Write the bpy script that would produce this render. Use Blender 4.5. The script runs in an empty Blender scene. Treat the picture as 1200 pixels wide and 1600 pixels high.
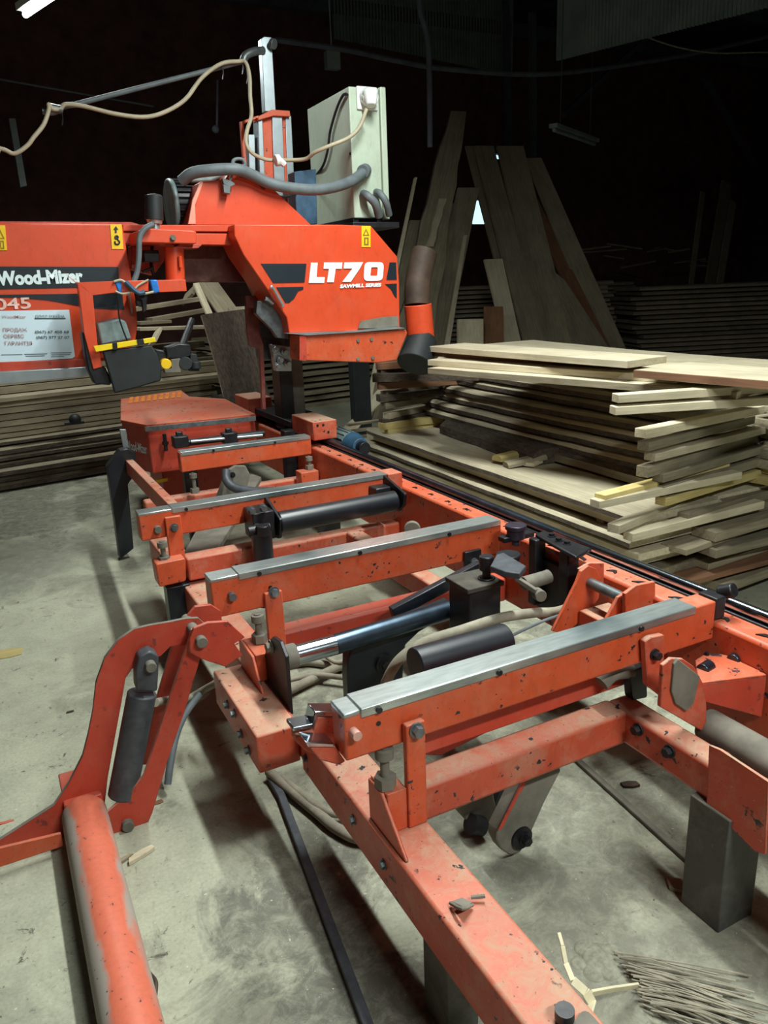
import bpy, bmesh, math, random
from mathutils import Vector, Matrix
random.seed(7)
S = bpy.context.scene
COL = S.collection
R = math.radians
# ---------------------------------------------------------------- camera frame
yaw, pitch, roll = R(26.84), R(16.67), R(-2.23)
CAM = Vector((0, 0, 1.6)); F = 1200.0
_f = Vector((math.sin(yaw)*math.cos(pitch), math.cos(yaw)*math.cos(pitch), -math.sin(pitch)))
_r = Vector((math.cos(yaw), -math.sin(yaw), 0)); _u = _r.cross(_f)
_r2 = math.cos(roll)*_r + math.sin(roll)*_u
_u2 = -math.sin(roll)*_r + math.cos(roll)*_u
def P(px, py, x=None, y=None, z=None):
    """the point of the place seen at a photo pixel, on the plane x=, y= or z= (metres)"""
    d = (px-600)/F*_r2 - (py-800)/F*_u2 + _f
    t = (x-CAM.x)/d.x if x is not None else (y-CAM.y)/d.y if y is not None else (z-CAM.z)/d.z
    return CAM + t*d
cd = bpy.data.cameras.new('camera'); cam = bpy.data.objects.new('camera', cd); COL.objects.link(cam)
cd.sensor_fit = 'HORIZONTAL'; cd.sensor_width = 36; cd.lens = 36
cd.clip_start = .02; cd.clip_end = 200
M4 = Matrix((( _r2.x, _u2.x, -_f.x, CAM.x), (_r2.y, _u2.y, -_f.y, CAM.y), (_r2.z, _u2.z, -_f.z, CAM.z), (0, 0, 0, 1)))
cam.matrix_world = M4
S.camera = cam
# ---------------------------------------------------------------- mesh builder
class MB:
    def __init__(s): s.v = []; s.f = []; s.m = []
    def add(s, vs, fs, mi=0):
        o = len(s.v); s.v += [Vector(q) for q in vs]; s.f += [[i+o for i in f] for f in fs]; s.m += [mi]*len(fs); return s
    def box(s, x0, x1, y0, y1, z0, z1, mi=0):
        v = [(x, y, z) for x in (x0, x1) for y in (y0, y1) for z in (z0, z1)]
        return s.add(v, [(0,1,3,2), (4,6,7,5), (0,4,5,1), (2,3,7,6), (0,2,6,4), (1,5,7,3)], mi)
    def prism(s, pts, d, mi=0, ms=None):
        """polygon pts (3D, planar) extruded by vector d"""
        n = len(pts); d = Vector(d); a = [Vector(p) for p in pts]
        nrm = Vector((0, 0, 0))
        for i in range(n): nrm += a[i].cross(a[(i+1) % n])
        if nrm.dot(d) > 0: a = a[::-1]
        s.add(a + [p+d for p in a], [list(range(n)), [n+i for i in range(n)][::-1]] + [[(i+1) % n, i, n+i, n+(i+1) % n] for i in range(n)], mi)
        if ms is not None: s.m[-n:] = [ms]*n
        return s
    def ring(s, outer, inner, d, mi=0):
        """plate with a hole: outer and inner loops with the same count"""
        n = len(outer); d = Vector(d); o = [Vector(p) for p in outer]; i_ = [Vector(p) for p in inner]
        v = o + i_ + [p+d for p in o] + [p+d for p in i_]; f = []
        for k in range(n):
            j = (k+1) % n
            f += [[k, j, n+j, n+k], [2*n+j, 2*n+k, 3*n+k, 3*n+j], [j, k, 2*n+k, 2*n+j], [n+k, n+j, 3*n+j, 3*n+k]]
        return s.add(v, f, mi)
    def cyl(s, p0, p1, r, seg=20, r1=None, mi=0, cap=True):
        p0 = Vector(p0); p1 = Vector(p1); r1 = r if r1 is None else r1
        ax = (p1-p0).normalized(); a = ax.orthogonal().normalized(); b = ax.cross(a)
        vs = []
        for p, rr in ((p0, r), (p1, r1)):
            for k in range(seg):
                t = 2*math.pi*k/seg; vs.append(p + rr*(math.cos(t)*a + math.sin(t)*b))
        fs = [[k, (k+1) % seg, seg+(k+1) % seg, seg+k] for k in range(seg)]
        if cap: fs += [list(range(seg))[::-1], [seg+k for k in range(seg)]]
        return s.add(vs, fs, mi)
    def tube(s, pts, r, seg=10, mi=0, sub=6, r_end=None):
        pts = [Vector(p) for p in pts]; q = []
        if sub > 1 and len(pts) > 2:
            e = [2*pts[0]-pts[1]] + pts + [2*pts[-1]-pts[-2]]
            for i in range(1, len(e)-2):
                for k in range(sub):
                    t = k/sub; p0, p1, p2, p3 = e[i-1:i+3]
                    q.append(.5*((2*p1) + (p2-p0)*t + (2*p0-5*p1+4*p2-p3)*t*t + (3*p1-p0-3*p2+p3)*t**3))
            q.append(pts[-1])
        else: q = pts
        vs = []; a = None; n = len(q)
        for i, p in enumerate(q):
            t = (q[min(i+1, n-1)] - q[max(i-1, 0)]).normalized()
            a = t.orthogonal().normalized() if a is None else (a - a.dot(t)*t).normalized()
            b = t.cross(a); rr = r if r_end is None else r + (r_end-r)*i/(n-1)
            for k in range(seg):
                w = 2*math.pi*k/seg; vs.append(p + rr*(math.cos(w)*a + math.sin(w)*b))
        fs = [[i*seg+k, i*seg+(k+1) % seg, (i+1)*seg+(k+1) % seg, (i+1)*seg+k] for i in range(n-1) for k in range(seg)]
        fs += [list(range(seg))[::-1], [(n-1)*seg+k for k in range(seg)]]
        return s.add(vs, fs, mi)
    def bar(s, p0, p1, w, t, up=(0, 0, 1), mi=0):
        """rectangular bar between two points: w across, t along up"""
        p0 = Vector(p0); p1 = Vector(p1); d = (p1-p0).normalized(); side = d.cross(Vector(up)).normalized(); u = side.cross(d)
        v = [p + a*side*w/2 + b*u*t/2 for p in (p0, p1) for a, b in ((-1, -1), (1, -1), (1, 1), (-1, 1))]
        return s.add(v, [(3,2,1,0), (4,5,6,7), (0,1,5,4), (1,2,6,5), (2,3,7,6), (3,0,4,7)], mi)
    def hexb(s, p, ax, r=.012, h=.01, mi=0):
        p = Vector(p); ax = Vector(ax).normalized()
        s.cyl(p, p+ax*h*.25, r*1.35, 16, mi=mi); s.cyl(p+ax*h*.2, p+ax*h, r, 6, mi=mi); return s
    def sphere(s, c, r, sc=(1, 1, 1), seg=14, rings=9, mi=0):
        c = Vector(c); vs = []
        for i in range(rings+1):
            ph = math.pi*i/rings
            for k in range(seg):
                th = 2*math.pi*k/seg
                vs.append(c+Vector((r*sc[0]*math.sin(ph)*math.cos(th), r*sc[1]*math.sin(ph)*math.sin(th), r*sc[2]*math.cos(ph))))
        return s.add(vs, [[i*seg+k, (i+1)*seg+k, (i+1)*seg+(k+1) % seg, i*seg+(k+1) % seg] for i in range(rings) for k in range(seg)], mi)
    def build(s, name, mat, parent=None, bev=0, smooth=True, origin=None):
        base = wloc(parent) if parent else (Vector(origin) if origin is not None else None)
        if base is None:
            xs = [p.x for p in s.v]; ys = [p.y for p in s.v]; zs = [p.z for p in s.v]
            base = Vector(((min(xs)+max(xs))/2, (min(ys)+max(ys))/2, min(zs)))
        me = bpy.data.meshes.new(name); me.from_pydata([tuple(p-base) for p in s.v], [], s.f)
        mats = mat if isinstance(mat, (list, tuple)) else [mat]
        for m in mats: me.materials.append(m)
        for i, pl in enumerate(me.polygons): pl.material_index = min(s.m[i], len(mats)-1)
        bm = bmesh.new(); bm.from_mesh(me); bmesh.ops.remove_doubles(bm, verts=bm.verts, dist=1e-6)
        bmesh.ops.recalc_face_normals(bm, faces=bm.faces); bm.to_mesh(me); bm.free()
        if smooth:
            me.polygons.foreach_set('use_smooth', [True]*len(me.polygons)); me.set_sharp_from_angle(angle=R(35))
        o = bpy.data.objects.new(name, me); COL.objects.link(o)
        if parent: o.parent = parent; WL[o.name] = base
        else: o.location = base; WL[o.name] = base
        if bev:
            b = o.modifiers.new('bevel', 'BEVEL'); b.width = bev; b.segments = 2; b.limit_method = 'ANGLE'; b.angle_limit = R(40)
        return o
WL = {}
def wloc(o): return WL[o.name]
def tag(o, label, cat, group=None):
    o['label'] = label; o['category'] = cat
    if group: o['group'] = group
    return o
def thing(name, loc, label, cat, group=None):
    o = bpy.data.objects.new(name, None); o.empty_display_size = .05; COL.objects.link(o); o.location = loc; WL[o.name] = Vector(loc)
    return tag(o, label, cat, group)
def struct(o): o['kind'] = 'structure'; return o
def PY(y, *pts): return [P(a, b, y=y) for a, b in pts]
def plateY(y, th, pts, mi=0, mb=None):
    return (mb or MB()).prism(PY(y, *pts), (0, th, 0), mi)
def plateX(x, th, pts, mi=0, mb=None):
    return (mb or MB()).prism([P(a, b, x=x) for a, b in pts], (th, 0, 0), mi)
def plateZ(z, th, pts, mi=0, mb=None):
    return (mb or MB()).prism([P(a, b, z=z) for a, b in pts], (0, 0, -th), mi)
def round_poly(pts, r, n=4):
    """round the corners of a planar polygon"""
    pts = [Vector(p) for p in pts]; out = []; m = len(pts)
    for i in range(m):
        a, b, c = pts[i-1], pts[i], pts[(i+1) % m]
        ra = min(r, (a-b).length*.45); rc = min(r, (c-b).length*.45)
        p = b + (a-b).normalized()*ra; q = b + (c-b).normalized()*rc
        for k in range(n+1):
            t = k/n; out.append((1-t)**2*p + 2*t*(1-t)*b + t*t*q)
    return out
def text(name, body, p_left, height, mat, parent, xdir=(1, 0, 0), up=(0, 0, 1), width=None, bold=0.0, shear=0.0, out=.0015):
    """raised lettering: base line starts at p_left, letters stand along xdir / up"""
    cu = bpy.data.curves.new(name, 'FONT'); cu.body = body; cu.size = 1; cu.offset = bold; cu.shear = shear; cu.extrude = .0; cu.resolution_u = 3
    o = bpy.data.objects.new(name, cu); COL.objects.link(o)
    dg = bpy.context.evaluated_depsgraph_get(); me = bpy.data.meshes.new_from_object(o.evaluated_get(dg))
    bpy.data.objects.remove(o); bpy.data.curves.remove(cu)
    if not len(me.vertices): return None
    x = Vector(xdir).normalized(); u = Vector(up).normalized(); n = x.cross(u).normalized()
    xs = [v.co.x for v in me.vertices]; ys = [v.co.y for v in me.vertices]
    cap = .73
    sc = height/cap; sx = width/(max(xs)-min(xs)) if width else sc
    base = wloc(parent); p0 = Vector(p_left) + n*out
    for v in me.vertices: v.co = p0 + x*(v.co.x-min(xs))*sx + u*v.co.y*sc - base
    me.materials.clear(); me.materials.append(mat)
    ob = bpy.data.objects.new(name, me); COL.objects.link(ob); ob.parent = parent; WL[ob.name] = base
    return ob
# ---------------------------------------------------------------- materials
def srgb(r, g, b):
    def c(v):
        v /= 255.0
        return v/12.92 if v <= .04045 else ((v+.055)/1.055)**2.4
    return (c(r), c(g), c(b), 1)
class NT:
    def __init__(s, name):
        s.m = bpy.data.materials.new(name); s.m.use_nodes = True; s.t = s.m.node_tree; s.n = s.t.nodes; s.l = s.t.links
        s.b = s.n['Principled BSDF']
    def new(s, typ, **k):
        n = s.n.new(typ)
        for a, v in k.items(): setattr(n, a, v)
        return n
    def link(s, a, b): s.l.new(a, b)
    def coord(s, which='Object', scale=(1, 1, 1)):
        t = s.new('ShaderNodeTexCoord'); mp = s.new('ShaderNodeMapping'); mp.inputs['Scale'].default_value = scale
        s.link(t.outputs[which], mp.inputs['Vector']); return mp.outputs['Vector']
    def noise(s, vec, scale, detail=4, rough=.55, dist=0):
        n = s.new('ShaderNodeTexNoise'); n.inputs['Scale'].default_value = scale; n.inputs['Detail'].default_value = detail
        n.inputs['Roughness'].default_value = rough; n.inputs['Distortion'].default_value = dist; s.link(vec, n.inputs['Vector']); return n.outputs['Fac']
    def ramp(s, fac, stops, interp='LINEAR'):
        r = s.new('ShaderNodeValToRGB'); r.color_ramp.interpolation = interp; e = r.color_ramp.elements
        e[0].position, e[0].color = stops[0][0], stops[0][1]; e[1].position, e[1].color = stops[-1][0], stops[-1][1]
        for p, c in stops[1:-1]:
            x = e.new(p); x.color = c
        s.link(fac, r.inputs['Fac']); return r.outputs['Color']
    def mask(s, fac, a, b, v0=0, v1=1):
        r = s.new('ShaderNodeMapRange'); r.inputs['From Min'].default_value = a; r.inputs['From Max'].default_value = b
        r.inputs['To Min'].default_value = v0; r.inputs['To Max'].default_value = v1; s.link(fac, r.inputs['Value']); return r.outputs['Result']
    def math(s, op, a, b=None):
        m = s.new('ShaderNodeMath', operation=op)
        for i, q in enumerate((a, b)):
            if q is None: continue
            if isinstance(q, (int, float)): m.inputs[i].default_value = q
            else: s.link(q, m.inputs[i])
        return m.outputs[0]
    def mix(s, fac, a, b):
        m = s.new('ShaderNodeMix', data_type='RGBA')
        if isinstance(fac, (int, float)): m.inputs[0].default_value = fac
        else: s.link(fac, m.inputs[0])
        for i, q in ((6, a), (7, b)):
            if isinstance(q, tuple): m.inputs[i].default_value = q
            else: s.link(q, m.inputs[i])
        return m.outputs[2]
    def out(s, col, rough=.6, metal=0, bump=None, bstr=.3, bdist=.002, spec=None):
        if isinstance(col, tuple): s.b.inputs['Base Color'].default_value = col
        else: s.link(col, s.b.inputs['Base Color'])
        if isinstance(rough, (int, float)): s.b.inputs['Roughness'].default_value = rough
        else: s.link(rough, s.b.inputs['Roughness'])
        if isinstance(metal, (int, float)): s.b.inputs['Metallic'].default_value = metal
        else: s.link(metal, s.b.inputs['Metallic'])
        if spec is not None: s.b.inputs['Specular IOR Level'].default_value = spec
        if bump is not None:
            b = s.new('ShaderNodeBump'); b.inputs['Strength'].default_value = bstr; b.inputs['Distance'].default_value = bdist
            s.link(bump, b.inputs['Height']); s.link(b.outputs['Normal'], s.b.inputs['Normal'])
        return s.m
def paint(name, col, dark=.6, dust=.5, chips=.5, grime=.5, rough=.45, dust_light_col=srgb(176, 150, 128), specks=True):
    """enamel paint with grime, chips and sawdust, plus painted-in light, on what faces up"""
    t = NT(name); v = t.coord()
    n1 = t.noise(v, 6, 5, .6); n2 = t.noise(v, 30, 3, .6); n3 = t.noise(v, 2.5, 3, .5); n4 = t.noise(v, 110, 3, .6); n5 = t.noise(t.coord(scale=(1, 1, .35)), 22, 6, .75, .8)
    dk = tuple(c*dark for c in col[:3]) + (1,)
    c = t.mix(t.mask(n1, .35, .7, 0, grime), col, dk); c = t.mix(t.mask(n5, .5, .72, 0, grime*.8), c, tuple(q*.45 for q in col[:3])+(1,))
    g = t.new('ShaderNodeNewGeometry'); sx = t.new('ShaderNodeSeparateXYZ'); t.link(g.outputs['Normal'], sx.inputs[0])
    up = t.mask(sx.outputs['Z'], .3, .95)
    dm = t.math('MULTIPLY', up, t.mask(t.math('ADD', t.math('MULTIPLY', n3, .45), t.math('MULTIPLY', n5, .55)), .40, .60, dust*.22, dust*.95))  # paler up-facing sides: sawdust and overhead light share this colour
    side = t.mask(t.noise(v, 9, 6, .7, .4), .47, .72, 0, dust*.5)
    c = t.mix(t.math('MAXIMUM', dm, side), c, dust_light_col)
    if chips >= .5:
        bv = t.new('ShaderNodeBevel', samples=4); bv.inputs['Radius'].default_value = .005; dp = t.new('ShaderNodeVectorMath', operation='DOT_PRODUCT')
        t.link(bv.outputs['Normal'], dp.inputs[0]); t.link(g.outputs['Normal'], dp.inputs[1])
        ed = t.math('MULTIPLY', t.mask(dp.outputs['Value'], .985, .93), t.mask(n5, .42, .56)); c = t.mix(ed, c, srgb(66, 52, 50))
    ch = t.math('MULTIPLY', t.mask(n2, .635, .65), t.mask(n1, .47, .53, 0, chips)); ch = t.math('MAXIMUM', ch, t.mask(n4, .68, .70, 0, chips*.8))
    c = t.mix(t.mask(n4, .30, .27, 0, dust), c, dust_light_col)
    c = t.mix(ch, c, srgb(38, 40, 46))
    r = t.mask(dm, 0, 1, rough, .9)
    return t.out(c, r, 0, n2, .15, .001)
def plain(name, col, rough=.6, metal=0, var=.25, scale=12, bump=.2, spec=None):
    t = NT(name); v = t.coord(); n = t.noise(v, scale, 5, .6)
    dk = tuple(c*(1-var) for c in col[:3]) + (1,); lt = tuple(min(1, c*(1+var)) for c in col[:3]) + (1,)
    return t.out(t.mix(t.mask(n, .3, .7), dk, lt), rough, metal, n, bump, .002, spec)
OR = srgb(206, 84, 46)
M = {}
M['orange'] = paint('orange enamel', OR, .62, .46, 1, .45)
M['orange_dusty'] = paint('dusty orange enamel', srgb(196, 82, 56), .6, 1.0, 1, .5, .45, srgb(182, 152, 128))
M['orange_clean'] = paint('clean orange enamel', srgb(210, 72, 36), .75, .15, .12, .35, .4)
M['red'] = paint('red enamel', srgb(190, 66, 46), .6, .3, .5, .4)
M['shaded_dirty_red'] = paint('dusty darkened red enamel', srgb(120, 50, 44), .6, .5, .5, .7)  # red darkened to hold both dirt and the shadow on the rear strut
M['black'] = paint('black enamel', srgb(22, 26, 34), .6, .12, 0, .4, .35, srgb(90, 96, 100))
M['grease'] = plain('greasy black steel', srgb(34, 34, 38), .42, .3, .5, 20, .5)
M['steel'] = plain('worn grey steel', srgb(110, 116, 118), .45, .7, .35, 25, .3)
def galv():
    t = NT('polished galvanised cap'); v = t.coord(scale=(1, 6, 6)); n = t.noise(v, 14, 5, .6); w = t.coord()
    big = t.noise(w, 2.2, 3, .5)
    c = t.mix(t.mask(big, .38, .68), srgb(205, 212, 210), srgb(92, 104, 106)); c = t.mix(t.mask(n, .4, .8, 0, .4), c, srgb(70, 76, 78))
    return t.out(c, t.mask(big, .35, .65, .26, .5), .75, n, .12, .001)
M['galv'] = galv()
def bolts(pts, name, mat, par, ax=(-1, 0, 0), r=.011, h=.014):
    for p in pts: MB().hexb(p, ax, r, h).build(name, M[mat], par)
def rivets(pts, name, mat, par, ax, r, h):
    for p in pts: p = Vector(p); MB().cyl(p, p+Vector(ax)*h, r, 12).build(name, M[mat], par)
M['chrome'] = plain('chrome plated steel', srgb(190, 200, 210), .16, 1, .1, 6, .05)
M['dchrome'] = plain('darker plated steel', srgb(70, 84, 98), .3, .9, .4, 9, .1)
M['alum'] = plain('brushed aluminium', srgb(178, 190, 196), .35, .8, .15, 8, .1)
M['pipegrey'] = plain('grey cylinder paint', srgb(70, 74, 80), .55, .2, .3, 30, .3)
M['dustgrey'] = plain('dusty grey steel', srgb(112, 108, 98), .9, .1, .35, 9, .6)
M['rubber'] = plain('black rubber', srgb(26, 32, 34), .6, 0, .4, 8, .3)
M['hose'] = plain('dusty hose', srgb(140, 134, 118), .9, 0, .3, 14, .4)
M['conduit'] = plain('grey conduit', srgb(92, 100, 104), .6, 0, .2, 14, .2)
M['cable'] = plain('cream cable', srgb(172, 162, 138), .6, 0, .15, 10, .1)
M['cab'] = paint('grey green cabinet enamel', srgb(176, 190, 172), .75, .25, .1, .35, .45, srgb(150, 120, 90))
M['white'] = plain('white plastic', srgb(226, 230, 228), .4, 0, .05, 5, 0)
M['sheet'] = plain('white placard', srgb(205, 226, 238), .35, 0, .05, 5, 0)
M['decal'] = plain('dark decal', srgb(22, 34, 42), .4, 0, .15, 5, 0)
M['lett'] = plain('white lettering', srgb(222, 238, 240), .4, 0, .05, 5, 0)
M['chalk'] = plain('chalk writing', srgb(232, 190, 180), .9, 0, .2, 40, 0)
M['pinkink'] = plain('faded red ink', srgb(176, 140, 142), .6, 0, .1, 5, 0)
M['ink'] = plain('grey green ink', srgb(60, 84, 88), .6, 0, .1, 5, 0)
M['yellow'] = plain('yellow plastic', srgb(236, 206, 22), .45, 0, .15, 9, .05)
M['yelsign'] = plain('yellow sticker', srgb(232, 188, 22), .5, 0, .1, 9, .05)
M['blue'] = plain('blue tape', srgb(28, 110, 190), .4, 0, .25, 30, .2)
M['blueenamel'] = plain('dusty blue enamel', srgb(44, 78, 104), .6, 0, .4, 14, .2)
M['motor'] = plain('grey green motor paint', srgb(120, 138, 138), .5, .2, .3, 18, .2)
M['brown'] = plain('rusty brown duct', srgb(64, 48, 38), .7, .1, .5, 9, .2)
def wood(name, c0, c1, grain=60, fine=.5, var=.25):
    t = NT(name); v = t.coord(scale=(1.2, grain*.35, grain*.35)); n = t.noise(v, 3, 6, .6, .6); b = t.noise(t.coord(), 3, 4, .6)
    c = t.mix(t.mask(n, .3, .7), c0, c1); c = t.mix(t.mask(b, .45, .75, 0, .5), c, tuple(q*.6 for q in c0[:3])+(1,))
    oi = t.new('ShaderNodeObjectInfo'); h = t.new('ShaderNodeHueSaturation'); t.link(c, h.inputs['Color'])
    t.link(t.mask(oi.outputs['Random'], 0, 1, 1-var, 1+var), h.inputs['Value'])
    return t.out(h.outputs['Color'], .8, 0, n, .25, .002)
M['wood'] = wood('fresh sawn board', srgb(176, 164, 136), srgb(208, 198, 172))
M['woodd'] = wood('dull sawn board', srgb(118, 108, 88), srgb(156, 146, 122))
M['woody'] = wood('yellow sawn batten', srgb(184, 162, 96), srgb(206, 190, 134))
M['woodb'] = wood('brown sawn board', srgb(108, 74, 52), srgb(140, 100, 72))
def bark():
    t = NT('dark bark'); n = t.noise(t.coord(scale=(1, 3, 3)), 18, 7, .75, .5)
    return t.out(t.mix(t.mask(n, .3, .7), srgb(40, 34, 32), srgb(112, 98, 84)), .95, 0, n, 1, .012)
M['bark'] = bark()
def concrete():
    t = NT('dusty stained concrete'); v = t.coord(); tc = t.new('ShaderNodeTexCoord')
    a = t.noise(v, 1.1, 6, .6, .3); b = t.noise(v, 7, 8, .72); d = t.noise(v, 45, 5, .8); e = t.noise(v, 2.6, 7, .7, .8)
    c = t.mix(t.mask(a, .3, .7), srgb(166, 167, 148), srgb(184, 184, 160)); c = t.mix(t.mask(b, .38, .7, 0, .45), c, srgb(124, 126, 110))
    # oil and dirt patches, plus darker floor within the frame and by the pile
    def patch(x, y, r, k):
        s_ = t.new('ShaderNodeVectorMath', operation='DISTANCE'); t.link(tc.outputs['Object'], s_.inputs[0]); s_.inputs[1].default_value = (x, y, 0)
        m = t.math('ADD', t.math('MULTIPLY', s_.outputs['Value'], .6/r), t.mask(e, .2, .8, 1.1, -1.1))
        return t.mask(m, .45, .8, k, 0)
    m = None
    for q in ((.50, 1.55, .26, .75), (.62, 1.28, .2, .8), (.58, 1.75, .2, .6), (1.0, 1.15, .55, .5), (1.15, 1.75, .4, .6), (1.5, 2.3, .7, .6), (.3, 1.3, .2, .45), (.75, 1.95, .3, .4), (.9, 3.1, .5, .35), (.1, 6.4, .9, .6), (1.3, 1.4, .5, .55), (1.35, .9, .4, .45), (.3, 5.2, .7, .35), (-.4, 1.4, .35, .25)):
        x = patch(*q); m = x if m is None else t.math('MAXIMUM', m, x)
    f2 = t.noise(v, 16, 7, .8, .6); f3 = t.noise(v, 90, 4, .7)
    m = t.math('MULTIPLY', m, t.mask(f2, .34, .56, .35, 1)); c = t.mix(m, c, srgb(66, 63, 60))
    c = t.mix(t.mask(f3, .35, .65, 0, .28), c, srgb(104, 104, 92)); c = t.mix(t.math('MULTIPLY', t.mask(f2, .60, .64), t.mask(a, .4, .55)), c, srgb(84, 82, 74))
    sp = t.math('MULTIPLY', t.mask(d, .635, .66), t.mask(b, .42, .55)); c = t.mix(sp, c, srgb(70, 66, 60))
    cr = t.mask(t.noise(v, 60, 2, .5), .72, .75, 0, .6); c = t.mix(cr, c, srgb(205, 200, 178))
    return t.out(c, .92, 0, b, .35, .006)
M['concrete'] = concrete()
M['darkwall'] = plain('dark sheet wall', srgb(80, 74, 76), .9, 0, .3, 3, .1)
M['brick'] = plain('dark brick wall', srgb(120, 84, 76), .95, 0, .3, 4, .2)
M['roof'] = plain('dark roof deck', srgb(92, 98, 118), .95, 0, .3, 2, .1)
M['corr'] = plain('grey corrugated sheet', srgb(130, 142, 138), .7, 0, .25, 3, .1)
M['beamd'] = plain('dark roof timber', srgb(84, 88, 100), .9, 0, .3, 5, .1)
def emis(name, col, st):
    t = NT(name); t.b.inputs['Base Color'].default_value = col; t.b.inputs['Emission Color'].default_value = col; t.b.inputs['Emission Strength'].default_value = st; return t.m
M['lamp_on'] = emis('lit fluorescent tube', (.85, 1, .97, 1), 14)
# ================================================================ sawmill bed
bed = thing('sawmill_bed', (1.2, 2.5, 0), 'long orange steel sawmill bed with cross bunks and chrome rail on concrete floor', 'sawmill bed')
def beam(name, x0, x1, y0, y1, z0, z1, mat, parent=bed, bev=.008): return MB().box(x0, x1, y0, y1, z0, z1).build(name, mat, parent, bev)
beam('main_beam', 1.74, 1.832, .2, 7.1, .33, .63, M['orange'], bev=.012)
for k in range(34): # small bent tabs and grease marks along the beam's top
    y = .75+k*.15; rr = random.Random(k); w_ = rr.uniform(.01, .03) if y < 2.2 else .008; l_ = rr.uniform(.03, .08) if y < 2.2 else .03
    MB().prism([(1.77, y, .6335), (1.775+w_*.3, y+l_*.5, .6335), (1.768, y+l_, .6335), (1.79, y+l_*.8, .6335), (1.775+w_*1.3, y+l_*.45, .6335), (1.785, y+.004, .6335)], (0, 0, -.004)).build('grease_mark' if y < 2.2 else 'bent_tab', M['grease'], bed)
beam('rail_shoe', 1.826, 1.875, .2, 7.1, .60, .634, M['grease'], bev=.003)
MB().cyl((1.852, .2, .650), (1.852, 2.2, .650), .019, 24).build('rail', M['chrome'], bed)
MB().cyl((1.852, 2.2, .650), (1.852, 7.1, .650), .019, 24).build('rail', M['dchrome'], bed)  # same rail in a darker metal, painting in where its highlight fades
beam('frame_tube', .64, .765, .25, 1.86, .236, .365, M['orange_dusty']); beam('frame_tube', .62, .745, 2.362, 3.95, .236, .365, M['orange_dusty'])
MB().box(.652, .662, 1.60, 2.10, .25, .35).build('splice_plate', M['red'], bed, .002)
o = beam('side_block', .522, .652, 1.90, 2.36, .238, .362, M['orange_dusty'], bev=.006)
bolts([(.522, y, z) for y, z in ((2.20, .315), (2.12, .325), (2.06, .285), (1.99, .268))], 'block_bolt', 'steel', o)
beam('inner_tube', 1.42, 1.50, .25, 1.45, .335, .437, M['orange_dusty'], bev=.012)
def cross(y, x0=.76, x1=1.76, z0=.335, z1=.437, mat='orange_dusty'): return beam('cross_beam', x0, x1, y, y+.085, z0, z1, M[mat], bev=.012)
cross(1.372, .76, 1.43); cross(2.36, .76, 1.74, mat='red'); cross(3.26, .60, 1.74); cross(4.42, .70, 1.74)
beam('cross_beam', .645, .975, 3.17, 3.26, .385, .487, M['orange_dusty'])
beam('inner_tube', 1.44, 1.52, 2.44, 3.27, .35, .437, M['orange_dusty'])
MB().bar((.695, 4.76, .585), (.655, 3.31, .645), .045, .085).build('far_frame_tube', M['orange_dusty'], bed, .004)
# near plate welded on the inner tube
plateX(1.412, .008, [(1108, 1165), (1125, 1172), (1200, 1222), (1195, 1335), (1180, 1330), (1104, 1256)]).build('gusset_plate', M['orange_dusty'], bed)
bolts([(1.42, 1.325, .41), (1.42, 1.215, .405)], 'tube_bolt', 'grease', bed, r=.013, h=.02)
# legs
def leg(pts_y=None, **k): pass
M['leg_speck'] = paint('speckled black enamel', srgb(74, 75, 72), .6, .9, .2, .5, .6, srgb(128, 126, 114))
b = MB().box(1.405, 1.53, 1.01, 1.13, .0, .335); b.build('leg', M['leg_speck'], bed, .004)
b = MB().box(.662, .745, 1.10, 1.20, 0, .24); b.build('leg', M['leg_speck'], bed, .004)
MB().box(.545, .645, 3.17, 3.25, 0, .375).build('leg', M['black'], bed, .004)
b = plateY(4.76, .09, [(168, 730), (188, 704), (200, 701), (213, 708), (212, 720), (206, 748), (200, 757), (209, 857), (188, 874)]); b.build('leg', M['black'], bed, .004)
b = MB().box(1.70, 1.82, 4.2, 4.3, 0, .33); b.build('leg', M['black'], bed, .004)
b = MB().box(1.70, 1.82, 2.6, 2.7, 0, .33); b.build('leg', M['black'], bed, .004)
b = MB().box(1.70, 1.82, 6.2, 6.3, 0, .33); b.build('leg', M['black'], bed, .004)
# near end plate on the frame tube, with a big bolt and a bent catch
MB().prism(round_poly([(.655, .745, .366), (.75, .78, .366), (.75, .5, .366), (.655, .5, .366)], .02), (0, 0, .008)).build('end_plate', M['dustgrey'], bed)
p = P(882, 1590, z=.374); MB().cyl(p, p+Vector((0, 0, .018)), .017, 24).build('end_bolt', M['grease'], bed)
b = MB(); p = P(718, 1418, z=.366)
b.tube([P(704, 1411, z=.372), P(722, 1420, z=.392), P(738, 1414, z=.372)], .004, 8, sub=3); b.tube([P(736, 1402, z=.375), P(758, 1400, z=.378)], .004, 8)
b.prism([P(706, 1410, z=.374), P(724, 1419, z=.386), P(738, 1412, z=.376), P(722, 1404, z=.372)], (0, 0, .003))
b.build('bent_catch', M['dustgrey'], bed)
M['pinkdust0'] = plain('pale pink steel', srgb(196, 150, 138), .7, 0, .2, 20, .1)
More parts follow.
